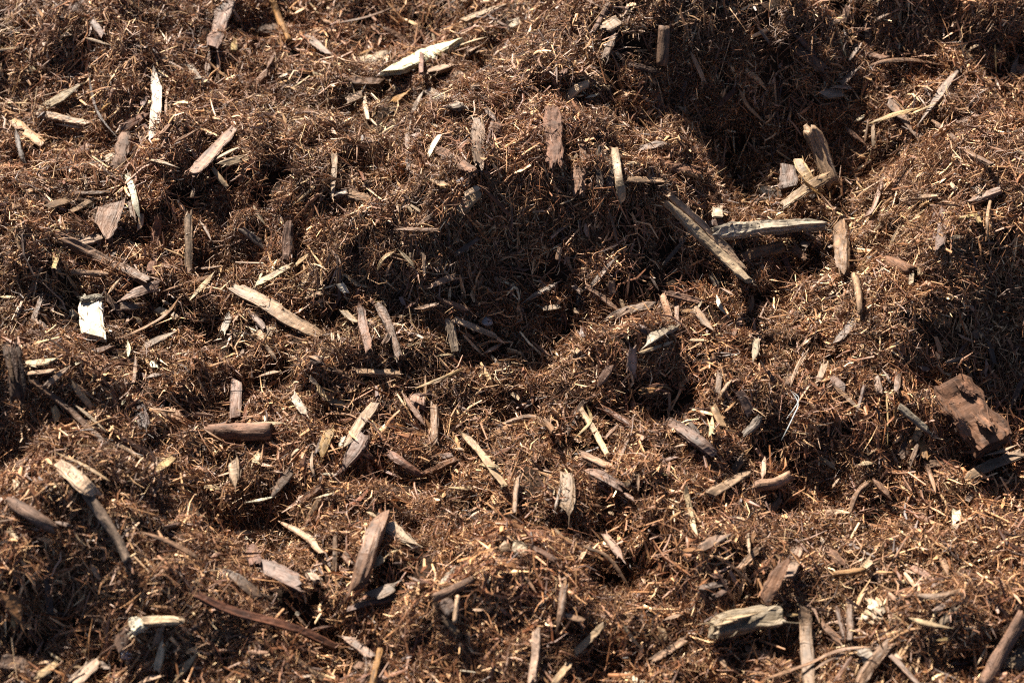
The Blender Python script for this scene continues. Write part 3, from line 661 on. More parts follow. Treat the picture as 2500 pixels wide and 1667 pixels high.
23|1785,1285 1980,1170 2340,1022|92|fpj+7|CP|lath|long pale lath below the large bark block
23|1990,1045 2150,1010 2298,948|26|spp+12|C|straw|cream straw lying above the long pale lath
23|1785,1022 2045,1003|24|spp+7|T|twig|thin tan twig at foot of the large bark block
23|1370,918 1415,805|72|fjj+4|CO|wood_chip|shiny golden flake below the grey pointing stick
23|1435,920 1465,1075|62|fjj+3|O|wood_chip|dull amber chip below the shiny golden flake
23|1325,1135 1405,945|46|sjj+3|TD|stick|dim brown stick beside the dull amber chip
23|248,435 330,230 415,95|28|tpp+7|CT|straw|pale straw bundle slanting above white threads
23|505,400 562,225|56|fjj+5|CP|wood_chip|bright pinkish chip near head of the sharp tan twig
23|630,345 748,465|82|fjp+4|P|wood_chip|purple triangular flake beside the sharp tan twig
23|218,415 272,305|46|fjj+4|TB|wood_chip|tan bark chip beside the pale straw bundle
23|865,1122 1018,1112|36|fpp+5|C|wood_chip|cream boat-shaped chip below the dark hollow
23|495,1038 675,1172|36|fpp+5|C|splinter|cream splinter uphill of the cream boat-shaped chip
23|998,1258 1165,1442|46|spp+5|T|stick|tan stick downhill of the cream boat-shaped chip
23|785,1565 860,1380 955,1285|42|sjj+5|T|stick|rough tan stick leaning toward another tan stick
23|70,1575 165,1435|62|sjj+6|TP|stick|blunt tan stub downhill of the purplish curved branch
23|1495,1140 1745,1115|82|bjj+4|PB|bark_chunk|purplish bark slab beside the long pale lath
23|1645,225 1798,185|52|rbb+4|G|stick|grey rounded stub above the large bark block
23|1380,525 1525,495|52|kjj+4|D|wood_chip|charcoal grey chip touching side of the large bark block
23|1385,258 1508,285|46|fpp+4|P|wood_chip|pink almond-shaped chip uphill of the charcoal grey chip
23|1110,490 1128,700 1125,955|14|tpp+6|Y|straw|fine greenish straw hanging in the dark hollow
23|1200,475 1222,318|52|fjj+4|P|wood_chip|lilac peg upright above the dark hollow
23|1052,485 1028,345|62|fjj+3|P|wood_chip|lilac bark peg beside another lilac peg
23|1455,1085 1510,1220 1565,1390|36|tpp+6|T|root|tan root trailing below the dull amber chip
23|2255,565 2335,365|52|sjj+3|DB|stick|dim brown stick near the picture edge above the bark block
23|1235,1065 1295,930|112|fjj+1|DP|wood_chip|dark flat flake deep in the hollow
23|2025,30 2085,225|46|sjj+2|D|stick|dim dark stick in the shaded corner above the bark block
30|1285,1012 1625,1000|76|sbj+7|C|stick|pale blocky stick with a white chunk at one end
30|1180,1080 1285,1010|112|kjj+9|W|wood_chip|glaring white chunk on end of the pale blocky stick
30|1045,1260 1165,1055|112|fjj+5|P|wood_chip|brown slab leaning under the glaring white chunk
30|1395,1225 1445,1060|62|fjj+4|T|wood_chip|tan chip hanging under the pale blocky stick
30|1408,1460 1465,1185|62|fjp+6|CW|splinter|bright cream splinter pointing down below the pale blocky stick
30|640,1590 875,1365|114|fjj+6|CP|wood_chip|large pale chip cut by the bottom edge
30|315,1525 515,1385|72|fpj+6|YC|splinter|yellow cream splinter near the bottom edge
30|425,1288 565,1375|24|spp+7|C|straw|pale straw crossing top of the yellow cream splinter
30|1555,1550 1765,1305|56|fpp+6|YG|splinter|greenish-tan blade near the bottom edge
30|1225,1558 1475,1488|42|fpp+6|C|splinter|cream splinter lying level at the bottom edge
30|1960,540 2150,650 2335,795|92|fpj+6|PB|wood_chip|brown pointed slab beside a lilac-grey slab
31|-30,330 10,505|112|fjj+9|P|wood_chip|lilac ridged flake overlapping head of a lilac-grey slab
31|50,485 425,700|132|fjj+6|P|wood_chip|lilac-grey grained slab in the lower slope
31|-520,780 -200,920 200,1030 450,1110 725,1235|72|sjj+8|R|stick|very long rust-red stick below the lilac-grey grained slab
30|1500,132 1735,80|32|fpp+6|CP|splinter|pale sliver lying on a dark level stick
30|1475,175 1735,120|52|sjj+3|D|stick|dark level stick below the bright cream wedge
30|1235,205 1500,300 1780,450|42|tpj+6|DT|bark_strip|frayed dark strand uphill of the brown pointed slab
30|815,495 895,645|46|fpp+4|CT|wood_chip|tan oval chip in the shaded soft-focus dip
30|85,195 158,285|36|fjj+4|C|splinter|pale soft-focus peg near the picture edge
30|65,775 195,985|122|fjj+2|RO|wood_chip|rusty translucent slab in shade at the picture edge
30|1945,282 2048,278|56|fpp+5|P|wood_chip|pinkish oval chip above the brown pointed slab
30|2025,222 2285,218|36|fpp+5|C|splinter|cream splinter above the lilac ridged flake
30|-10,1370 265,1405|122|fjj+2|PD|wood_chip|dark purplish slab in the bottom corner
30|410,555 450,965|56|sjj+1|D|stick|dark upright stick in the shaded soft-focus dip
31|1132,95 1040,350 928,715|152|sbj+12|TB|stick|sturdy bark-sided stick standing out of the lower slope
31|1180,145 1435,335|88|fbj+7|CW|lath|bright cream stick resting behind top of the sturdy stick
31|205,115 450,240 605,410|62|tpj+7|C|shaving|curved cream strip widening to a torn end
31|1070,525 1155,435|72|fpj+8|C|wood_chip|glowing cream nugget beside the sturdy bark-sided stick
31|1040,795 1275,715|84|fjj+8|PG|wood_chip|smooth lilac chip below the sturdy bark-sided stick
31|840,905 1050,850 1285,795|62|sjj+4|DP|stick|dark split stick under the smooth lilac chip
31|1675,715 1795,565|88|fpj+8|GW|wood_chip|pale grey chip lying on a rough brown branch
31|1600,815 1985,635|66|rjj+5|TP|branch|rough brown branch under the pale grey chip
31|1798,1030 1828,785|46|rbb+7|C|stick|smooth cream peg standing below the rough brown branch
31|1690,935 1800,850|132|kjj+3|DP|wood_chip|dark block behind the smooth cream peg
31|1705,995 1825,1118|62|sjj+5|T|stick|tan stub below the dark block
31|2228,300 2275,420|84|kpp+6|C|wood_chip|cream nut-shaped chip beside a striped pale block
32|55,330 150,420|132|kjj+5|GC|wood_chip|striped pale block beside the cream nut-shaped chip
31|820,1160 1085,1345|82|sjj+5|GT|log|grey-tan log stub near the bottom edge
31|965,1475 1115,1358|52|fpp+6|C|splinter|cream splinter leaning on an amber rod
31|1132,1265 1055,1600|52|sbb+10|O|stick|amber rod standing at the bottom edge
31|895,1390 1045,1425|92|fjj+4|P|wood_chip|lilac chip below the grey-tan log stub
31|335,1305 550,1485 710,1590|42|sjj+6|CT|stick|pale straight stick running off the bottom edge
31|728,245 722,565|42|sjj+4|TB|stick|thin brown upright stick uphill of the lilac-grey slab
31|795,395 895,525|62|sjj+3|BR|stick|dark reddish stub behind the sturdy bark-sided stick
31|500,590 565,650|82|kjj+4|CG|wood_chip|pale crumb block beside lower end of the lilac slab
32|600,1295 720,1180 860,1050|66|fjj+7|CT|lath|pale frayed lath at the bottom, hairy along its side
32|500,690 482,900 425,1098|62|sjp+8|TB|stick|forked brown stick standing in the bottom slope
32|252,1085 252,1300 215,1570|78|sjj+6|TG|stick|grey-brown stick standing at the bottom edge
32|410,1580 555,1395|62|sjj+6|CT|stick|pale stub below the pale frayed lath
32|1295,1365 1595,1175|62|fjj+6|CP|splinter|pale pinkish splinter near the bottom edge
32|1368,1045 1415,1205|66|fpp+6|C|wood_chip|cream tooth-shaped chip above the pale pinkish splinter
32|1025,1045 1195,1275|34|spp+6|C|splinter|cream sliver beside the pale frayed lath
32|1715,365 1955,238|82|fjj+5|TP|wood_chip|tan fibrous slab at foot of the tall cream splinter
32|2075,545 2255,345|62|sjj+5|T|stick|tan stick under a cream needle
32|2138,165 2172,425|30|fpp+8|C|splinter|cream needle standing over a tan stick
32|1045,1475 1200,1575|48|fjj+5|WC|splinter|bright cream splinter at the very bottom edge
32|475,245 700,350 900,440 1095,715|30|tpp+8|BT|root|long brown root arching over the lower slope
32|85,205 385,285|88|bjj+4|DR|bark_chunk|dark red bark above the striped pale block
32|205,345 435,475|52|sjj+4|PR|stick|purplish stick beside the striped pale block
32|865,235 1035,455|62|fjp+5|PT|wood_chip|purplish pointed slab beside the long arching brown root
32|515,960 675,1005|56|fjj+5|PC|wood_chip|pale pinkish stub beside the forked brown stick
32|1865,785 1965,718|46|fjj+4|P|wood_chip|small lilac chip above the big cream log
32|1715,725 1965,668|56|sjj+3|DP|stick|dark stick uphill of the big cream log
32|1855,1285 1975,1445|42|fpp+5|C|splinter|cream splinter below the big cream log
32|1825,1095 2150,1005 2480,955|182|sjj+9|CG|log|big cream rotted log with shredded end
33|20,840 185,495|132|fbj+7|RT|wood_chip|rust-red slab with straight grain above the big cream log
33|245,620 335,325|96|fjj+5|GC|wood_chip|grey-cream slab beside the rust-red slab
33|640,595 930,555|56|rbj+7|OT|stick|bone-shaped tan stick lying level
33|920,545 985,470|84|kjj+8|C|wood_chip|cream crumbly knob on end of the bone-shaped stick
33|600,375 720,515|92|tjj+4|TC|wood_chip|curved tan chunk uphill of the bone-shaped stick
33|1752,10 1755,235|88|fjj+7|WP|wood_chip|bright lilac-white slab standing in the lower right slope
33|495,42 765,35|48|fjj+6|C|splinter|bright cream slat lying level uphill of the curved tan chunk
33|1315,988 1500,1035 1725,1085|38|fpp+10|C|splinter|long bright cream splinter pointed at both ends
33|1590,1050 1745,875|58|fjj+6|GC|splinter|grey-cream splinter touching the long bright cream splinter
33|2350,950 2200,1200 2060,1450 1980,1590|122|rjj+9|PB|branch|long brown branch cutting the lower right corner
33|2345,1265 2225,1450|132|fjj+4|GC|wood_chip|speckled grey chip in the corner behind the brown branch
33|390,890 400,1200 430,1600|112|fjj+7|TP|lath|broad tan upright lath below the big cream log
33|860,1580 990,1400 1135,1225|112|sjj+6|TP|stick|thick tan stick rising from the bottom edge
33|895,1270 985,1365|122|kjj+4|G|wood_chip|grey striped block behind the thick tan stick
33|-10,1545 400,1400 700,1270 1005,1240|30|tpp+9|T|bark_strip|long tan fibre crossing the broad tan lath
33|1015,1258 1180,1340 1410,1585|46|sjj+6|TP|stick|tan stick crossing top of the thick tan stick
33|1345,515 1555,665|56|fjp+5|TP|wood_chip|tan arrow-shaped chip below the bright lilac-white slab
33|1605,445 1695,620|52|fjj+5|T|wood_chip|tan peg beside the tan arrow-shaped chip
33|1395,785 1600,790 1805,735|48|sjj+5|PT|stick|lilac-brown branchlet below the tan arrow-shaped chip
33|1555,925 1705,818|48|sjj+5|GP|stick|grey stub below the lilac-brown branchlet
33|1405,70 1508,122|62|fjj+5|TP|wood_chip|pinkish chip uphill beside the bright lilac-white slab
33|675,880 735,1165|42|sjj+5|B|stick|brown upright stick nearest the broad tan lath
33|790,845 790,1185|52|sjj+5|B|stick|brown upright stick below a pale matted clump
33|535,1038 705,1195|62|fjj+4|T|wood_chip|tan frayed slab between broad lath and brown stick
33|1775,775 1965,925|42|fjp+5|T|splinter|tan splinter beside the lilac-brown branchlet
33|635,1580 845,1278|36|spp+6|T|stick|thin tan stick slanting up from the bottom edge
33|1935,1395 2035,1208|18|tpp+7|C|straw|cream straw standing near the brown corner branch
33|2135,1145 2240,1015|32|fpp+6|T|splinter|tan splinter alongside the brown corner branch
"""
SMALL = """
00|940,1440 1030,1380|50|fjj+2|C
00|760,340 1000,410|25|spp+3|C
00|2170,210 2070,70|28|spp+8|C
00|1560,1280 1780,1160|30|spp+4|T
00|1930,1430 2140,1320|22|spp+4|C
00|1600,60 1750,40|60|fjj|P
00|270,550 290,370|28|spp+3|T
00|1430,1220 1570,1060|35|spp+4|T
00|1270,950 1320,830|55|fjj|P
00|480,1115 800,1155|24|spp+5|C
00|1880,430 1870,740|30|spp+3|PT
00|1960,420 1960,740|36|spp+3|PT
00|880,1010 1000,920|24|spp+3|O
00|1120,690 1270,740|24|spp+4|C
00|540,325 650,310|22|spp+3|C
01|120,620 190,450|40|spp+3|T
01|500,310 610,270|35|spp+3|T
01|920,510 1080,430|22|spp+4|O
01|220,700 320,660|25|spp+3|W
01|1245,1210 1270,1280|25|fbb+4|W
01|650,60 700,120|30|fjj+3|C
01|1600,300 1625,400|26|spp+3|C
01|590,170 700,220|34|spp+4|T
01|1040,1060 1100,1130|22|spp+4|C
01|1420,1470 1480,1500|55|tjj+4|OT
02|190,880 220,970|26|fbb+4|C
02|1110,1300 1220,1140|20|spp+5|T
02|1070,50 1150,40|36|fjj+3|CO
02|430,480 440,760|22|spp+4|B
02|1730,390 1860,360|20|spp+4|RT
02|590,1440 620,1380|30|fjj+4|C
02|820,770 720,680|22|spp+4|T
02|2240,240 2350,400|26|tpp+3|TG
03|960,1060 920,1290|22|spp+4|T
03|1820,460 1900,550|25|spp+4|C
03|1850,450 1950,400|25|spp+4|C
03|1000,200 1140,120|30|spp+3|T
03|1800,910 1850,810|16|spp+4|C
03|1570,1300 1610,1450|25|spp+4|C
03|2270,1320 2360,1390|35|fjj+4|C
03|840,1090 920,1040|26|fjj+4|C
03|1340,1020 1560,930|15|tpp+9|Y
10|240,370 420,430|40|spp+3|T
10|1720,250 1740,170|35|fbb+4|C
10|1790,450 1900,640|25|spp+5|T
10|640,1290 690,1312|60|kbb+3|W
10|760,50 770,190|32|fjj+4|C
10|160,20 190,100|60|fjj+3|C
10|0,1145 140,1150|28|spp+4|C
10|1740,900 2010,870|18|spp+5|T
10|950,1510 1060,1510|50|fpj+5|W
10|660,1500 730,1512|40|fpj+4|C
10|1170,720 1210,780|34|fjj+4|C
10|470,700 480,820|18|spp+5|Y
10|1545,1300 1590,1340|50|kbb+4|C
10|1450,1180 1530,1220|28|spp+4|C
11|1170,970 1240,810|30|tpp+5|T
11|2100,615 2180,620|18|sbb+4|T
11|1380,330 1420,390|26|fjj+4|C
11|1400,320 1490,380|26|fjj+4|C
11|1350,1250 1450,1195|25|spp+4|T
11|1310,1140 1350,1220|40|fjj+3|G
11|700,1460 710,1540|30|fpj+5|C
11|750,1470 770,1540|26|fpj+5|C
11|960,340 1030,345|26|fpp+4|C
11|1240,180 1300,390|26|spp+4|T
11|1400,740 1405,810|22|spp+5|C
11|2160,490 2100,580|16|spp+4|C
12|2000,500 2040,410|36|fjj+5|T
12|1740,1180 1700,1250|22|fpp+6|C
12|590,1260 640,1280|40|fjj+5|C
12|460,320 600,265|12|spp+8|C
12|2200,1130 2170,1300|46|spp+3|B
12|470,700 440,810|50|tjj+2|T
12|1010,1170 1060,1290|40|fjj+5|TC
12|1900,1060 2030,1130|26|spp+4|T
12|1700,190 1700,340|36|spj+3|P
12|1280,960 1350,1090|26|spp+2|D
13|1410,880 1410,950|28|fbb+4|C
13|560,660 620,700|40|fjj+4|G
13|390,1030 550,1030|22|spp+5|C
13|480,930 490,1000|28|fjj+5|C
13|1750,1480 1920,1560|25|spp+4|T
13|1540,715 1620,720|40|kbb+3|T
13|1690,120 1740,190|40|fjj+4|TC
13|1920,400 1960,480|40|fjj+6|Y
13|360,710 410,720|30|fpp+4|C
13|600,1150 650,1080|30|fpp+4|C
20|660,390 840,550|30|spp+5|T
20|1840,1200 1890,1270|40|fbb+3|G
20|1830,1330 1960,1340|45|fjj+4|C
20|1420,670 1660,640|18|spp+5|T
20|1080,370 1140,430|60|fjj+3|P
20|1310,350 1460,320|35|spp+4|P
20|2110,160 2190,110|35|fjj+4|G
20|1420,1120 1550,1020|45|fjj+4|T
20|1400,85 1480,150|26|tpp+5|W
20|1090,600 1130,540|30|fpp+6|W
21|500,350 560,410|40|fjj+4|CW
21|1850,840 1990,1010|18|spp+8|C
21|1270,470 1350,610|22|spp+5|C
21|940,400 1070,390|30|spp+5|O
21|1740,860 1890,740|22|spp+5|T
21|20,340 240,290|30|spp+5|TC
21|640,830 560,1030|50|fjj+2|D
21|330,1060 410,980|25|spp+5|C
21|1890,1000 1790,980|25|spp+5|C
21|1300,800 1480,830|28|spp+4|T
21|150,1180 270,1200|30|fpp+4|T
21|150,450 180,560|18|tpp+4|C
21|770,970 800,880|40|fjj+5|W
21|1630,160 1790,140|22|spp+5|C
22|1360,1180 1420,1230|28|fbb+5|Y
22|30,490 100,540|40|fjj+4|C
22|1170,1210 1165,1370|28|spp+5|CT
22|1370,1100 1530,1060|28|spp+4|P
22|1490,970 1600,950|18|spp+5|C
22|90,80 180,220 260,400|14|tpp+6|B
22|200,20 380,160|28|spp+4|B
22|700,1480 910,1520|22|spp+4|T
22|1720,1050 1820,1110|28|spp+5|T
22|590,110 645,130|50|kbb+4|C
22|1620,15 1790,20|25|spp+5|C
22|1020,1370 1150,1460|40|spp+4|T
22|1940,660 2040,570|22|fpp+6|O
22|520,490 530,540|20|fbb+4|C
22|860,900 1000,760|34|spp+4|T
22|530,720 570,680|30|fjj+4|G
23|1160,1000 1220,1130|25|spp+4|T
23|1840,1460 1890,1370|50|fjj+3|G
23|1570,230 1640,330|30|spp+5|C
23|1820,220 1890,370|30|spp+4|T
23|1190,600 1200,760|30|sjj+2|O
23|630,1330 690,1250|30|fpp+5|C
23|1080,270 1160,400|22|spp+4|G
23|1700,330 1620,310|26|spp+4|C
23|350,240 420,90|18|spp+4|C
30|330,1390 480,1360|30|fpp+5|C
30|490,120 640,160|35|fpp+5|P
30|2170,265 2225,275|40|fpp+5|W
30|890,1380 970,1440|40|fjj+5|P
30|1720,1420 1820,1440|28|fpp+5|C
30|1050,480 1080,590|28|fpp+4|T
30|650,1420 740,1415|28|fpp+5|C
30|110,970 130,1080|36|fpp+3|Y
31|1010,30 1110,85|25|spp+6|C
31|970,1560 1000,1480|60|fjj+4|P
31|1370,610 1450,640 1560,700|20|tpp+6|T
31|420,1510 520,1500|30|fpp+5|W
31|500,1090 700,1050|25|spp+6|R
31|1840,1450 2000,1470|12|spp+6|W
31|1950,910 2070,915|30|fpp+5|C
31|400,930 380,960|40|fjj+4|W
31|690,520 720,540|34|kbb+4|C
31|380,960 480,1070|26|spp+5|T
31|1220,400 1310,370|20|spp+5|C
31|330,450 370,380|24|spp+4|C
32|640,470 720,330|40|fjj+5|C
32|1390,1000 1550,950|30|tpp+5|C
32|2120,1250 2350,1350|60|bjj+4|T
32|420,190 490,260|35|fpp+5|C
32|1980,100 2090,110|60|kbb+3|GD
32|140,590 250,750|30|spp+5|T
32|900,40 950,50|28|fjj+4|C
32|2110,810 2180,765|20|spp+5|C
32|1400,1230 1340,1170|30|fjj+5|P
33|540,250 550,330|40|fpp+5|PW
33|1520,720 1650,630|18|spp+6|C
33|1280,580 1370,700|35|fjj+5|C
33|1260,550 1380,595|25|spp+5|C
33|1790,180 1790,290|36|fpp+5|P
33|1560,1190 1690,1165|24|spp+6|Y
33|1810,1080 1940,1060|26|spp+5|C
33|2000,1110 2140,1080|22|spp+5|T
33|200,960 350,950|34|fpp+9|Y
33|40,960 90,1240|28|tpp+5|T
33|1180,1290 1250,1360|36|fpp+5|C
33|640,100 680,230|22|spp+5|C
"""
things = [parse(l) for l in THINGS.strip().splitlines()]
small = [parse(l) for l in SMALL.strip().splitlines()]
def P_(tile, pts, w, kind, col, lift=5.0):
    return parse('%s|%s|%s|%s+%s|%s' % (tile, pts, w, kind, lift, col))
# things made of several parts: (name, label, category, [(part name, piece), ...])
COMPOUND = [
    ('split_stick', 'longest tan stick, split lengthwise in two strands, near the silver-grey log', 'stick', [
        ('strand', P_('12', '1425,300 1750,620 2160,995', 78, 'sjj', 'C', 36)), ('strand', P_('12', '1440,225 1760,520 2110,892', 64, 'sjj', 'C', 34)),
        ('sliver', P_('12', '1890,600 2035,745', 17, 'spp', 'C', 38))]),
    ('reed_stem', 'smooth pink reed stem with a white node ring', 'reed', [
        ('stalk', P_('13', '828,945 870,1120 882,1300', 62, 'rbj', 'PRC', 9)), ('node_ring', P_('13', '866,1118 870,1138', 72, 'rbb', 'W', 11))]),
    ('plastic_thread', 'pale bluish-white threads dangling over the shaded slope', 'thread', [
        ('strand', P_('23', '255,455 325,580 280,700 178,912', 8, 'tpp', 'W', 12)), ('strand', P_('23', '270,470 330,550 215,725', 6, 'tpp', 'G', 11))]),
    ('bark_block', 'large reddish crumbling bark block, biggest chunk in the picture', 'bark', [
        ('body', P_('23', '1670,400 1880,700 2090,960', 350, 'Bbb', 'RB', 20)), ('flake', P_('23', '1640,440 1720,570', 90, 'bjj', 'TR', 24)),
        ('flake', P_('23', '1790,400 1900,520', 80, 'bjj', 'TR', 31)), ('flake', P_('23', '1930,690 2050,800', 80, 'bjj', 'TR', 31)),
        ('flake', P_('23', '1760,720 1850,880', 80, 'bjj', 'RT', 28)), ('flake', P_('23', '2040,760 2130,880', 60, 'bjj', 'TR', 28))]),
    ('matted_clump', 'pale fluffy matted clump of short fibres above two brown upright sticks', 'fibre clump',
        [('tuft', P_('33', '%d,%d %d,%d' % (x, y, x + dx, y + dy), w, 'fpj', c, l)) for x, y, dx, dy, w, c, l in
         [(930, 800, 60, 50, 44, 'C', 9), (990, 820, 50, 70, 40, 'CW', 11), (1030, 800, 40, 70, 42, 'C', 10), (950, 870, 70, 40, 44, 'CW', 12), (1010, 890, 60, 50, 44, 'C', 13),
          (1060, 870, 30, 70, 36, 'CG', 10), (920, 920, 70, 30, 40, 'C', 11), (980, 950, 60, 40, 40, 'CG', 12), (1040, 940, 40, 60, 38, 'C', 11), (890, 970, 60, 20, 40, 'W', 12),
          (960, 1010, 60, 30, 36, 'CG', 10), (1030, 1010, 50, 20, 32, 'CT', 9)]]),
    ('fibre_knot', 'rusty orange fibre knot over a small dark hole', 'fibre clump',
        [('tuft', P_('22', '%d,%d %d,%d %d,%d' % (x, y, x + dx // 2, y - 18, x + dx, y + dy), w, 'tpp', c, l)) for x, y, dx, dy, w, c, l in
         [(1170, 470, 200, -10, 26, 'RO', 10), (1200, 500, 170, -20, 24, 'RO', 11), (1250, 430, 200, 20, 24, 'R', 12), (1190, 440, 240, -30, 22, 'RT', 12), (1280, 480, 190, 10, 24, 'R', 11),
          (1230, 520, 220, -30, 20, 'RT', 9), (1330, 450, 160, 30, 22, 'RO', 12)]]),
]
# extra parts for things of the list: label start -> [(part, piece)]
EXTRA = {
    'large blown-out white': [('shaded_bark_side', P_('01', '1600,660 1800,560 2000,450', 110, 'fjj', 'TG', 9)), ('sliver', P_('01', '1790,432 2092,330', 19, 'spp', 'C', 20))],  # side piece of the white chip: its shade is put into the darker colour
    'wide grey bark strip': [('strand', P_('00', '1890,420 1870,560 1875,745', 32, 'spp', 'PT', 3)), ('strand', P_('00', '1950,420 1960,580 1955,745', 38, 'spp', 'PT', 3)), ('strand', P_('00', '1920,420 1850,580 1845,690', 20, 'spp', 'T', 4))],
    'yellow forked straw': [('prong', P_('03', '1330,1025 1560,930', 15, 'tpp', 'Y', 11))],
    'curved grey-brown branch': [('strand', P_('30', '1140,480 1130,590', 32, 'spp', 'T', 8)), ('strand', P_('30', '1140,470 1205,590', 26, 'spp', 'T', 8))],
    'fan-shaped frayed grey': [('strand', P_('22', '470,1330 420,1530', 26, 'spp', 'G', 6)), ('strand', P_('22', '590,1400 600,1540', 30, 'spp', 'GT', 6)), ('strand', P_('22', '530,1440 480,1560', 24, 'spp', 'G', 6))],
    'big cream rotted log': [('splinter', P_('32', '1850,1130 2100,1040', 36, 'spp', 'CW', 14)), ('splinter', P_('32', '1830,1060 2180,960', 40, 'spp', 'C', 15)), ('splinter', P_('32', '1900,1010 2300,930', 36, 'spp', 'C', 14))],
    'forked brown stick standing': [('prong', P_('32', '460,590 475,700', 16, 'spp', 'T', 8)), ('prong', P_('32', '520,590 505,720', 26, 'spp', 'T', 8))],
    'pale frayed lath': [('fibre', P_('32', '%d,%d %d,%d' % (x, y, x + dx, y + 120), 12, 'tpp', 'RT', 8)) for x, y, dx in [(740, 1190, 20), (780, 1150, 30), (820, 1110, 40), (850, 1080, 50), (700, 1240, 25)]],
    'forked tan root': [('prong', P_('21', '1590,425 1640,395 1750,335', 14, 'tpp', 'T', 8))],
    'angular folded tan': [('edge', P_('11', '1888,232 2015,162', 48, 'fbb', 'C', 12))],
    'silver-grey weathered log': [('bark', P_('12', '2400,600 2780,560', 40, 'bjj', 'DB', 16))],
    'dark shaggy bark stump': [('strand', P_('20', '%d,%d %d,%d' % (x, 90 + d, x + 50, 420 + d), 34, 'bpp', c, 15)) for x, d, c in [(70, 0, 'B'), (110, -30, 'D'), (150, 20, 'B'), (180, 80, 'D')]],
    'pale tan bent stick': [('prong', P_('22', '800,860 890,1090', 22, 'spp', 'T', 6))],
    'long tan fibre crossing': [('strand', P_('33', '440,1460 620,1350 760,1290', 26, 'tpp', 'T', 9))],
    'thick cream log section': [('edge', P_('03', '480,1160 580,1370 690,1640', 26, 'spp', 'CG', 36))],
    'pale two-pronged splinter': [('prong', P_('11', '40,1010 70,930', 20, 'spp', 'C', 7))],
}
STONES = [('11', 2090, 1365, 56, 44, M_STONE, 6, 'stone', 'round grey pebble at end of the long cream stick', 'pebble'),
          ('11', 1870, 125, 58, 46, M_DARKSTONE, 5, 'stone', 'dark grey pebble near the angular folded tan chip', 'pebble'),
          ('33', 1350, 735, 46, 40, M_CHAR, 4, 'charcoal_lump', 'black charred lump below the tan arrow-shaped chip', 'charcoal'),
          ('12', 670, 1175, 60, 70, M_CHAR, 4, 'charcoal_lump', 'dark crumbly lump beside the rough tan sloping stick', 'charcoal'),
          ('32', 820, 320, 46, 36, M_FILM, 6, 'plastic_scrap', 'cloudy translucent scrap above the long arching brown root', 'plastic'),
          ('30', 1150, 1315, 55, 42, M_FILM, 4, 'plastic_scrap', 'bluish shiny scrap below the glaring white chunk', 'plastic'),
          ('33', 1530, 1120, 60, 44, M_FILM, 3, 'plastic_scrap', 'pale bluish scrap under the long bright cream splinter', 'plastic')]
allp = things + small + [p for c in COMPOUND for _, p in c[3]] + [p for v in EXTRA.values() for _, p in v]
lay(allp)
cover = np.full((int((Y1 - Y0) / .002) + 1, int((X1 - X0) / .002) + 1), -1.0)      # plan of the heap: height of the wood lying there
def mark(it):
    P = it['P']; u = np.linspace(NS * .02, NS * .98 - 1, 60); Q = np.stack([np.interp(u, np.arange(NS), P[:, i]) for i in range(3)], -1)
    t = unit(np.gradient(Q, axis=0)); sd = unit(np.cross(t, unit(CAM - Q.mean(0))))
    for f in np.linspace(-.44, .44, 9):
        R = Q + sd * it['wm'] * f
        ix = np.clip(((R[:, 0] - X0) / .002).astype(int), 0, cover.shape[1] - 1); iy = np.clip(((R[:, 1] - Y0) / .002).astype(int), 0, cover.shape[0] - 1)
        np.maximum.at(cover, (iy, ix), R[:, 2])
for it in allp: mark(it)
used = set()
for it in things:
    ex = [k for k in EXTRA if it['label'].startswith(k)]
    if ex:
        used.add(ex[0])
        root = bpy.data.objects.new(it['name'], None); COL.objects.link(root); root.empty_display_size = .01
        build_piece(it, 'body', root)
        for pn, p in EXTRA[ex[0]]: build_piece(p, pn, root)
        b = Vector(it['P'][0]); root.location = b
        for ch in root.children: ch.location = -b
    else: root = build_piece(it, it['name'])
    tag(root, it['label'], CATEGORY[it['name']], GROUP.get(it['name']))
assert not set(EXTRA) - used, set(EXTRA) - used
for name, label, cat, parts in COMPOUND:
    root = bpy.data.objects.new(name, None); COL.objects.link(root); root.empty_display_size = .01
    for pn, p in parts:
        o = build_piece(p, pn, root)
        if name == 'plastic_thread': o.data.materials[0] = M_THREAD
    b = Vector(parts[0][1]['P'][0]); root.location = b
    for ch in root.children: ch.location = -b
    tag(root, label, cat)
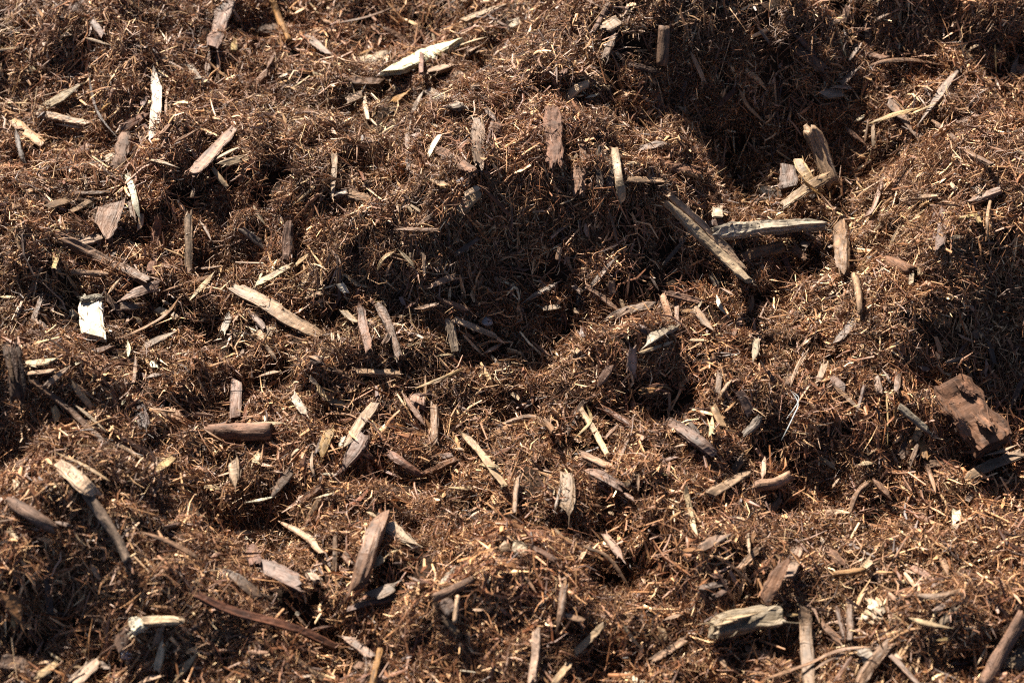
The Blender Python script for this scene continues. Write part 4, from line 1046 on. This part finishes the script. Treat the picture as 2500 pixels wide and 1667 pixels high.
for tile, x, y, rx, ry, mat, lift, name, label, cat in STONES:
    px = x * TS + OFF[tile[1]][0]; py = y * TS + OFF[tile[0]][1]
    t = hit(np.array([px]), np.array([py]))[0] - lift / 1000; c = CAM + ray(px, py) * t; sc = t * SENSOR / LENS / 2500 * TS
    r = np.random.default_rng(int(x + y)); nu, nv = 14, 9
    th = np.linspace(.05, np.pi - .05, nv)[:, None]; ph = (np.arange(nu) / nu * 2 * np.pi)[None]
    D = np.stack([np.sin(th) * np.cos(ph), np.sin(th) * np.sin(ph), np.cos(th) + 0 * ph], -1)
    rad = 1 + .22 * r.normal(0, 1, (nv, nu)) * (.9 if name != 'stone' else .5)
    dv = unit(CAM - c); V = c + RIGHT * (D[..., 0] * rad * rx * sc)[..., None] + UP * (D[..., 1] * rad * ry * sc)[..., None] + dv * (D[..., 2] * rad * min(rx, ry) * .6 * sc)[..., None]
    idx = np.arange(nu * nv).reshape(nv, nu)
    qd = np.stack([idx[:-1], idx[1:], np.roll(idx, -1, 1)[1:], np.roll(idx, -1, 1)[:-1]], -1).reshape(-1, 4)
    cap = [(nu * nv, idx[0, k], idx[0, (k + 1) % nu]) for k in range(nu)] + [(nu * nv + 1, idx[-1, (k + 1) % nu], idx[-1, k]) for k in range(nu)]
    vv = np.vstack([V.reshape(-1, 3), V[0].mean(0), V[-1].mean(0)])
    o = add(name, make_mesh(name, vv, faces_tri=cap, faces_quad=qd, smooth=name == 'stone'), mat); origin_at(o, c); tag(o, label, cat)

# ------------------------------------------------------------------ the mass of shredded fibre, small splinters and crumbs
area = np.sqrt(1 + np.minimum(HX ** 2 + HY ** 2, 6.0)); cdf = np.cumsum(area.ravel()); cdf /= cdf[-1]
def scatter(n):
    out = []; got = 0
    while got < n:
        i = np.searchsorted(cdf, rng.random(int(n * 1.3))); x = GX.ravel()[i] + (rng.random(len(i)) - .5) * STEP; y = GY.ravel()[i] + (rng.random(len(i)) - .5) * STEP
        px, py = project(np.stack([x, y, bil(H, x, y)], -1)); ok = (px > -190) & (px < 2690) & (py > -150) & (py < 1830)
        ok &= rng.random(len(x)) < np.clip(.68 + 1.1 * vnoise(x, y, .034, 71) + .8 * vnoise(x, y, .016, 72), .24, 1)      # matted lumps with open pockets between
        out.append(np.stack([x[ok], y[ok]], -1)); got += ok.sum()
    return np.concatenate(out)[:n]
FP = np.array([(.100, .037, .014), (.132, .055, .022), (.172, .080, .035), (.26, .140, .065), (.42, .256, .128), (.58, .425, .24), (.042, .018, .009), (.20, .118, .075)])
def pick(n, x, y, wts):
    w = np.array(wts, float); i = rng.choice(len(FP), n, p=w / w.sum()); c = FP[i] * np.clip(rng.normal(1, .18, (n, 1)), .5, 1.6)
    v = vnoise(x, y, .06, 21)[:, None]; g = vnoise(x, y, .11, 22)[:, None]
    return c * (1 + np.array([.25, -.05, -.25]) * g) * (1 + .35 * v)
def strands(name, xy, L, rad, lo, hi, wts, M, sides, flat, bend, tilt, tuft=0, mat=None, follow=.75, extra=None):
    n = len(xy); x, y = xy[:, 0], xy[:, 1]; L = L * np.ones(n); rad = rad * np.ones(n)
    ang = vnoise(x, y, .05, 31) * 5.5 + rng.normal(0, 1.6, n); sx, sy = bil(HX, x, y), bil(HY, x, y); st = np.hypot(sx, sy)
    hang = rng.random(n) < np.clip((st - .6) * .6, 0, .35); ang = np.where(hang, np.arctan2(sy, sx) + rng.normal(0, .45, n), ang)
    el = rng.normal(0, tilt, n); off = lo + (hi - lo) * rng.random(n) ** 1.2 * np.clip(.8 + 1.6 * vnoise(x, y, .034, 71), .3, 1.7)
    if tuft:
        c = rng.integers(0, n // tuft, n); cx = xy[:n // tuft]
        base = cx[c]; x = base[:, 0] + rng.normal(0, .0035, n); y = base[:, 1] + rng.normal(0, .0035, n); ang = (ang[:n // tuft])[c] + rng.normal(0, .55, n)
        el = np.abs(rng.normal(.1, .35, n)); off = np.abs(rng.normal(0, .5, n)) * hi
    s = np.linspace(-.5, .5, M)[None]; L = L * np.clip(rng.lognormal(-.1, .45, n), .3, 2.6)
    slope = np.cos(ang) * bil(HX, x, y) + np.sin(ang) * bil(HY, x, y); Lx = L / np.sqrt(1 + np.minimum(slope ** 2, 5)) * np.cos(el)
    b1 = rng.normal(0, bend, n); b2 = rng.normal(0, bend * .5, n); ph = rng.random(n) * 6.28
    lat = (b1[:, None] * (s * s * 4 - .33) + b2[:, None] * np.sin(s * 8 + ph[:, None])) * L[:, None]
    px = x[:, None] + np.cos(ang)[:, None] * s * Lx[:, None] - np.sin(ang)[:, None] * lat
    py = y[:, None] + np.sin(ang)[:, None] * s * Lx[:, None] + np.cos(ang)[:, None] * lat
    hz = bil(H, px.ravel(), py.ravel()).reshape(px.shape)
    lin = bil(H, x, y)[:, None] + slope[:, None] * s * Lx[:, None]; lin = np.maximum(lin, hz - .004)
    pz = follow * hz + (1 - follow) * lin + off[:, None] + np.sin(el)[:, None] * (s + (.5 if tuft else 0)) * L[:, None] + rng.normal(0, bend * .6, n)[:, None] * (.25 - s * s) * L[:, None]
    ix = np.clip(((px - X0) / .002).astype(int), 0, cover.shape[1] - 1); iy = np.clip(((py - Y0) / .002).astype(int), 0, cover.shape[0] - 1)
    cz = cover[iy, ix]; bad = ((cz > -.5) & (pz > cz - .0015)).any(1); keep = ~bad | (rng.random(n) < .045)
    cc = pick(n, x, y, wts); P = np.stack([px, py, pz], -1)[keep]; rad = (rad * np.clip(rng.lognormal(0, .35, n), .5, 2.4))[keep]; cc = cc[keep]; n = len(P)
    t = unit(np.gradient(P, axis=1)); rv = unit(rng.normal(0, 1, (n, 1, 3)) + np.array([0, 0, .4])); u = unit(np.cross(t, rv)); v = np.cross(t, u)
    tp = np.ones(M); tp[0] = .45; tp[-1] = .2
    if sides == 4: tp[0] = .6; tp[-1] = .35
    A = np.arange(sides) / sides * 2 * np.pi + .4
    V = P[:, :, None] + (rad[:, None] * tp)[:, :, None, None] * (u[:, :, None] * np.cos(A)[None, None, :, None] + flat * v[:, :, None] * np.sin(A)[None, None, :, None])
    if sides == 4: V = V + rng.normal(0, .16, V.shape) * rad[:, None, None, None]
    base = (np.arange(n) * M * sides)[:, None, None]; ring = (np.arange(M - 1) * sides)[None, :, None]; k = np.arange(sides)[None, None]; k1 = (k + 1) % sides
    q = np.stack([base + ring + k, base + ring + k1, base + ring + sides + k1, base + ring + sides + k], -1).reshape(-1, 4)
    tris = None
    if sides == 4:
        b0 = (np.arange(n) * M * 4)[:, None]; e = b0 + (M - 1) * 4
        q = np.concatenate([q, np.concatenate([b0 + [3, 2, 1, 0], e + [0, 1, 2, 3]])])
    if extra is not None:
        pass
    C = np.repeat(cc, M * sides, axis=0)
    if sides == 3:
        q = np.concatenate([q[:, [0, 1, 2]], q[:, [0, 2, 3]]]); tris, q = q, None
    o = add(name, make_mesh(name, V.reshape(-1, 3), faces_tri=tris, faces_quad=q, col=C, smooth=sides == 3), mat or M_FIBRE)
    o['kind'] = 'stuff'; return o
def stuff(o, label, cat):
    o['label'] = label; o['category'] = cat; o['kind'] = 'stuff'
RED = [4.5, 5.2, 5, 3.2, 1.6, .4, 3, .8]; MIX = [2.2, 3.2, 4, 4.3, 2.8, .9, 2.5, 1.6]; SPL = [1.5, 2.4, 3.4, 4, 3.0, 1.1, 2.3, 2.8]
stuff(strands('shredded_fibre', scatter(44000), .019, .00029, -.001, .010, RED, 5, 3, .7, .22, .34, follow=.6), 'fine red-brown shredded bark fibres matting the whole heap', 'bark fibre')
stuff(strands('bark_shreds', scatter(23000), .022, .00076, -.001, .009, MIX, 4, 4, .4, .13, .30, follow=.55), 'coarse brown bark shreds between the chips', 'bark shreds')
stuff(strands('splinter_litter', scatter(16500), .014, .00102, 0, .009, SPL, 3, 4, .4, .03, .34, mat=M_SPLINT, follow=.5), 'countless small brown and tan splinters between the larger chips', 'splinters')
# matted clods: ragged tangles of kinked fibre, shreds and crumbs, scattered with geometry nodes
def clod(seed, n=250):
    r = np.random.default_rng(seed); M = 5; vs, qs, ts, cs = [], [], [], []; nb = 0
    main = r.uniform(0, 6.28)
    for i in range(n):
        t = r.random(); big = t > .90; mid = .68 < t <= .90
        L = r.uniform(.004, .009) if big else (r.uniform(.007, .017) if mid else r.uniform(.006, .020)); rad = r.uniform(.0006, .0013) if big else (r.uniform(.0003, .0006) if mid else r.uniform(.00013, .00027))
        a = main + r.normal(0, 1.3); el = r.normal(0, .45); d = np.array([math.cos(a) * math.cos(el), math.sin(a) * math.cos(el), math.sin(el)])
        q = unit(r.normal(0, 1, 3)) * r.random() ** .5; p = q * np.array([.0105, .0105, .0045])
        s_ = np.linspace(-.5, .5, M)[:, None]; perp = unit(np.cross(d, r.normal(0, 1, 3)))
        P = p + d * s_ * L + perp * (s_ * s_ - .1) * L * r.normal(0, .7) + r.normal(0, (.02 if big else .075) * L, (M, 3))
        sides = 4 if big else 3; tg = unit(np.gradient(P, axis=0)); u = unit(np.cross(tg, r.normal(0, 1, 3))); v = np.cross(tg, u)
        tp = np.array([.5, 1, 1, .8, .3]) * rad; A = np.arange(sides) / sides * 6.2832; fl = .4 if big else .65
        V = (P[:, None] + tp[:, None, None] * (u[:, None] * np.cos(A)[None, :, None] + fl * v[:, None] * np.sin(A)[None, :, None])).reshape(-1, 3)
        if big: V = V + r.normal(0, .16 * rad, V.shape)
        k = np.arange(sides); rg = np.arange(M - 1)[:, None] * sides
        qs.append(np.stack([rg + k, rg + (k + 1) % sides, rg + sides + (k + 1) % sides, rg + sides + k], -1).reshape(-1, 4) + nb)
        w = np.array(SPL if big else (MIX if mid else RED), float); c = FP[r.choice(len(FP), p=w / w.sum())] * np.clip(r.normal(1, .2), .5, 1.6)
        vs.append(V); cs.append(np.tile(c, (len(V), 1))); nb += len(V)
    return make_mesh('clod', np.vstack(vs), faces_quad=np.vstack(qs), col=np.vstack(cs), smooth=False)
def clod_material():
    m, nt, b = new_mat('matted fibre'); at = node(nt, 'ShaderNodeAttribute', attribute_name='Col')
    oi = node(nt, 'ShaderNodeObjectInfo'); r = node(nt, 'ShaderNodeMapRange'); nt.links.new(oi.outputs['Random'], r.inputs['Value'])
    r.inputs['To Min'].default_value = .6; r.inputs['To Max'].default_value = 1.35
    nt.links.new(mult_col(nt, at.outputs['Color'], r.outputs[0]), b.inputs['Base Color'])
    b.inputs['Roughness'].default_value = .55; b.inputs['Specular IOR Level'].default_value = .4
    return m
M_CLOD = clod_material()
clods = bpy.data.collections.new('clod meshes')
for k in range(14):
    me = clod(100 + k); me.materials.append(M_CLOD); clods.objects.link(bpy.data.objects.new('clod', me))
pt = scatter(6000); x, y = pt[:, 0], pt[:, 1]; hx, hy = bil(HX, x, y), bil(HY, x, y); z = bil(H, x, y) + rng.uniform(-.004, .003, len(x))
sc = np.clip(rng.lognormal(-.12, .3, len(x)), .45, 1.7)
dil = cover.copy()                                               # a clod slides under any wood lying within its reach
for dx in range(-4, 5):
    for dy in range(-4, 5):
        if dx * dx + dy * dy <= 10: dil = np.maximum(dil, np.roll(np.roll(cover, dx, 1), dy, 0))
cz = dil[np.clip(((y - Y0) / .002).astype(int), 0, cover.shape[0] - 1), np.clip(((x - X0) / .002).astype(int), 0, cover.shape[1] - 1)]
z = np.where(cz > -.5, np.minimum(z, cz - .0070 * sc + rng.uniform(-.0025, .0025, len(x))), z)
tilt = np.arctan(np.minimum(np.hypot(hx, hy), 2.0)) * .9; ax = unit(np.stack([-hy, hx, 0 * hx], -1) + 1e-9)   # lean with the slope
rot = np.zeros((len(x), 3), np.float32)
from mathutils import Matrix
for i in range(len(x)):
    rot[i] = (Matrix.Rotation(-tilt[i], 3, Vector(ax[i])) @ Matrix.Rotation(random.random() * 6.283, 3, 'Z') @ Matrix.Rotation(random.gauss(0, .35), 3, 'X')).to_euler()
me = bpy.data.meshes.new('matted_fibre'); me.vertices.add(len(x)); me.vertices.foreach_set('co', np.stack([x, y, z], -1).astype(np.float32).ravel())
a = me.attributes.new('rot', 'FLOAT_VECTOR', 'POINT'); a.data.foreach_set('vector', rot.ravel())
a = me.attributes.new('size', 'FLOAT', 'POINT'); a.data.foreach_set('value', sc.astype(np.float32))
mo = bpy.data.objects.new('matted_fibre', me); COL.objects.link(mo)
ng = bpy.data.node_groups.new('scatter clods', 'GeometryNodeTree')
ng.interface.new_socket('Geometry', in_out='INPUT', socket_type='NodeSocketGeometry'); ng.interface.new_socket('Geometry', in_out='OUTPUT', socket_type='NodeSocketGeometry')
gi, go = ng.nodes.new('NodeGroupInput'), ng.nodes.new('NodeGroupOutput')
m2p = ng.nodes.new('GeometryNodeMeshToPoints'); iop = ng.nodes.new('GeometryNodeInstanceOnPoints'); ci = ng.nodes.new('GeometryNodeCollectionInfo')
ci.inputs['Collection'].default_value = clods; ci.inputs['Separate Children'].default_value = True; ci.inputs['Reset Children'].default_value = True
iop.inputs['Pick Instance'].default_value = True
na = ng.nodes.new('GeometryNodeInputNamedAttribute'); na.data_type = 'FLOAT_VECTOR'; na.inputs['Name'].default_value = 'rot'
nz = ng.nodes.new('GeometryNodeInputNamedAttribute'); nz.data_type = 'FLOAT'; nz.inputs['Name'].default_value = 'size'
e2r = ng.nodes.new('FunctionNodeEulerToRotation'); lk = ng.links.new
lk(gi.outputs[0], m2p.inputs['Mesh']); lk(m2p.outputs[0], iop.inputs['Points']); lk(ci.outputs[0], iop.inputs['Instance'])
lk(na.outputs['Attribute'], e2r.inputs[0]); lk(e2r.outputs[0], iop.inputs['Rotation']); lk(nz.outputs['Attribute'], iop.inputs['Scale']); lk(iop.outputs[0], go.inputs[0])
md = mo.modifiers.new('scatter', 'NODES'); md.node_group = ng
stuff(mo, 'dense ragged matted fibre and crumbs covering the whole heap', 'bark fibre')
# the smallest hand-placed splinters belong to the same litter
vs_, qs_, ts_, cs_, gs_ = [], [], [], [], []; nb = 0
for it in small:
    it['small'] = True
    v, qd, tr, c, g = piece_mesh(it, 's'); vs_.append(v); qs_.append(qd + nb); ts_.append(np.array(tr) + nb); cs_.append(c); gs_.append(g); nb += len(v)
o = add('small_splinters', make_mesh('small_splinters', np.vstack(vs_), faces_tri=np.vstack(ts_), faces_quad=np.vstack(qs_), col=np.vstack(cs_), grain=np.vstack(gs_)), M_WOOD)
stuff(o, 'small loose pale splinters scattered among the larger pieces', 'splinters')
print('TRIS', sum(len(o.data.loops) - 2 * len(o.data.polygons) for o in bpy.data.objects if o.type == 'MESH'))
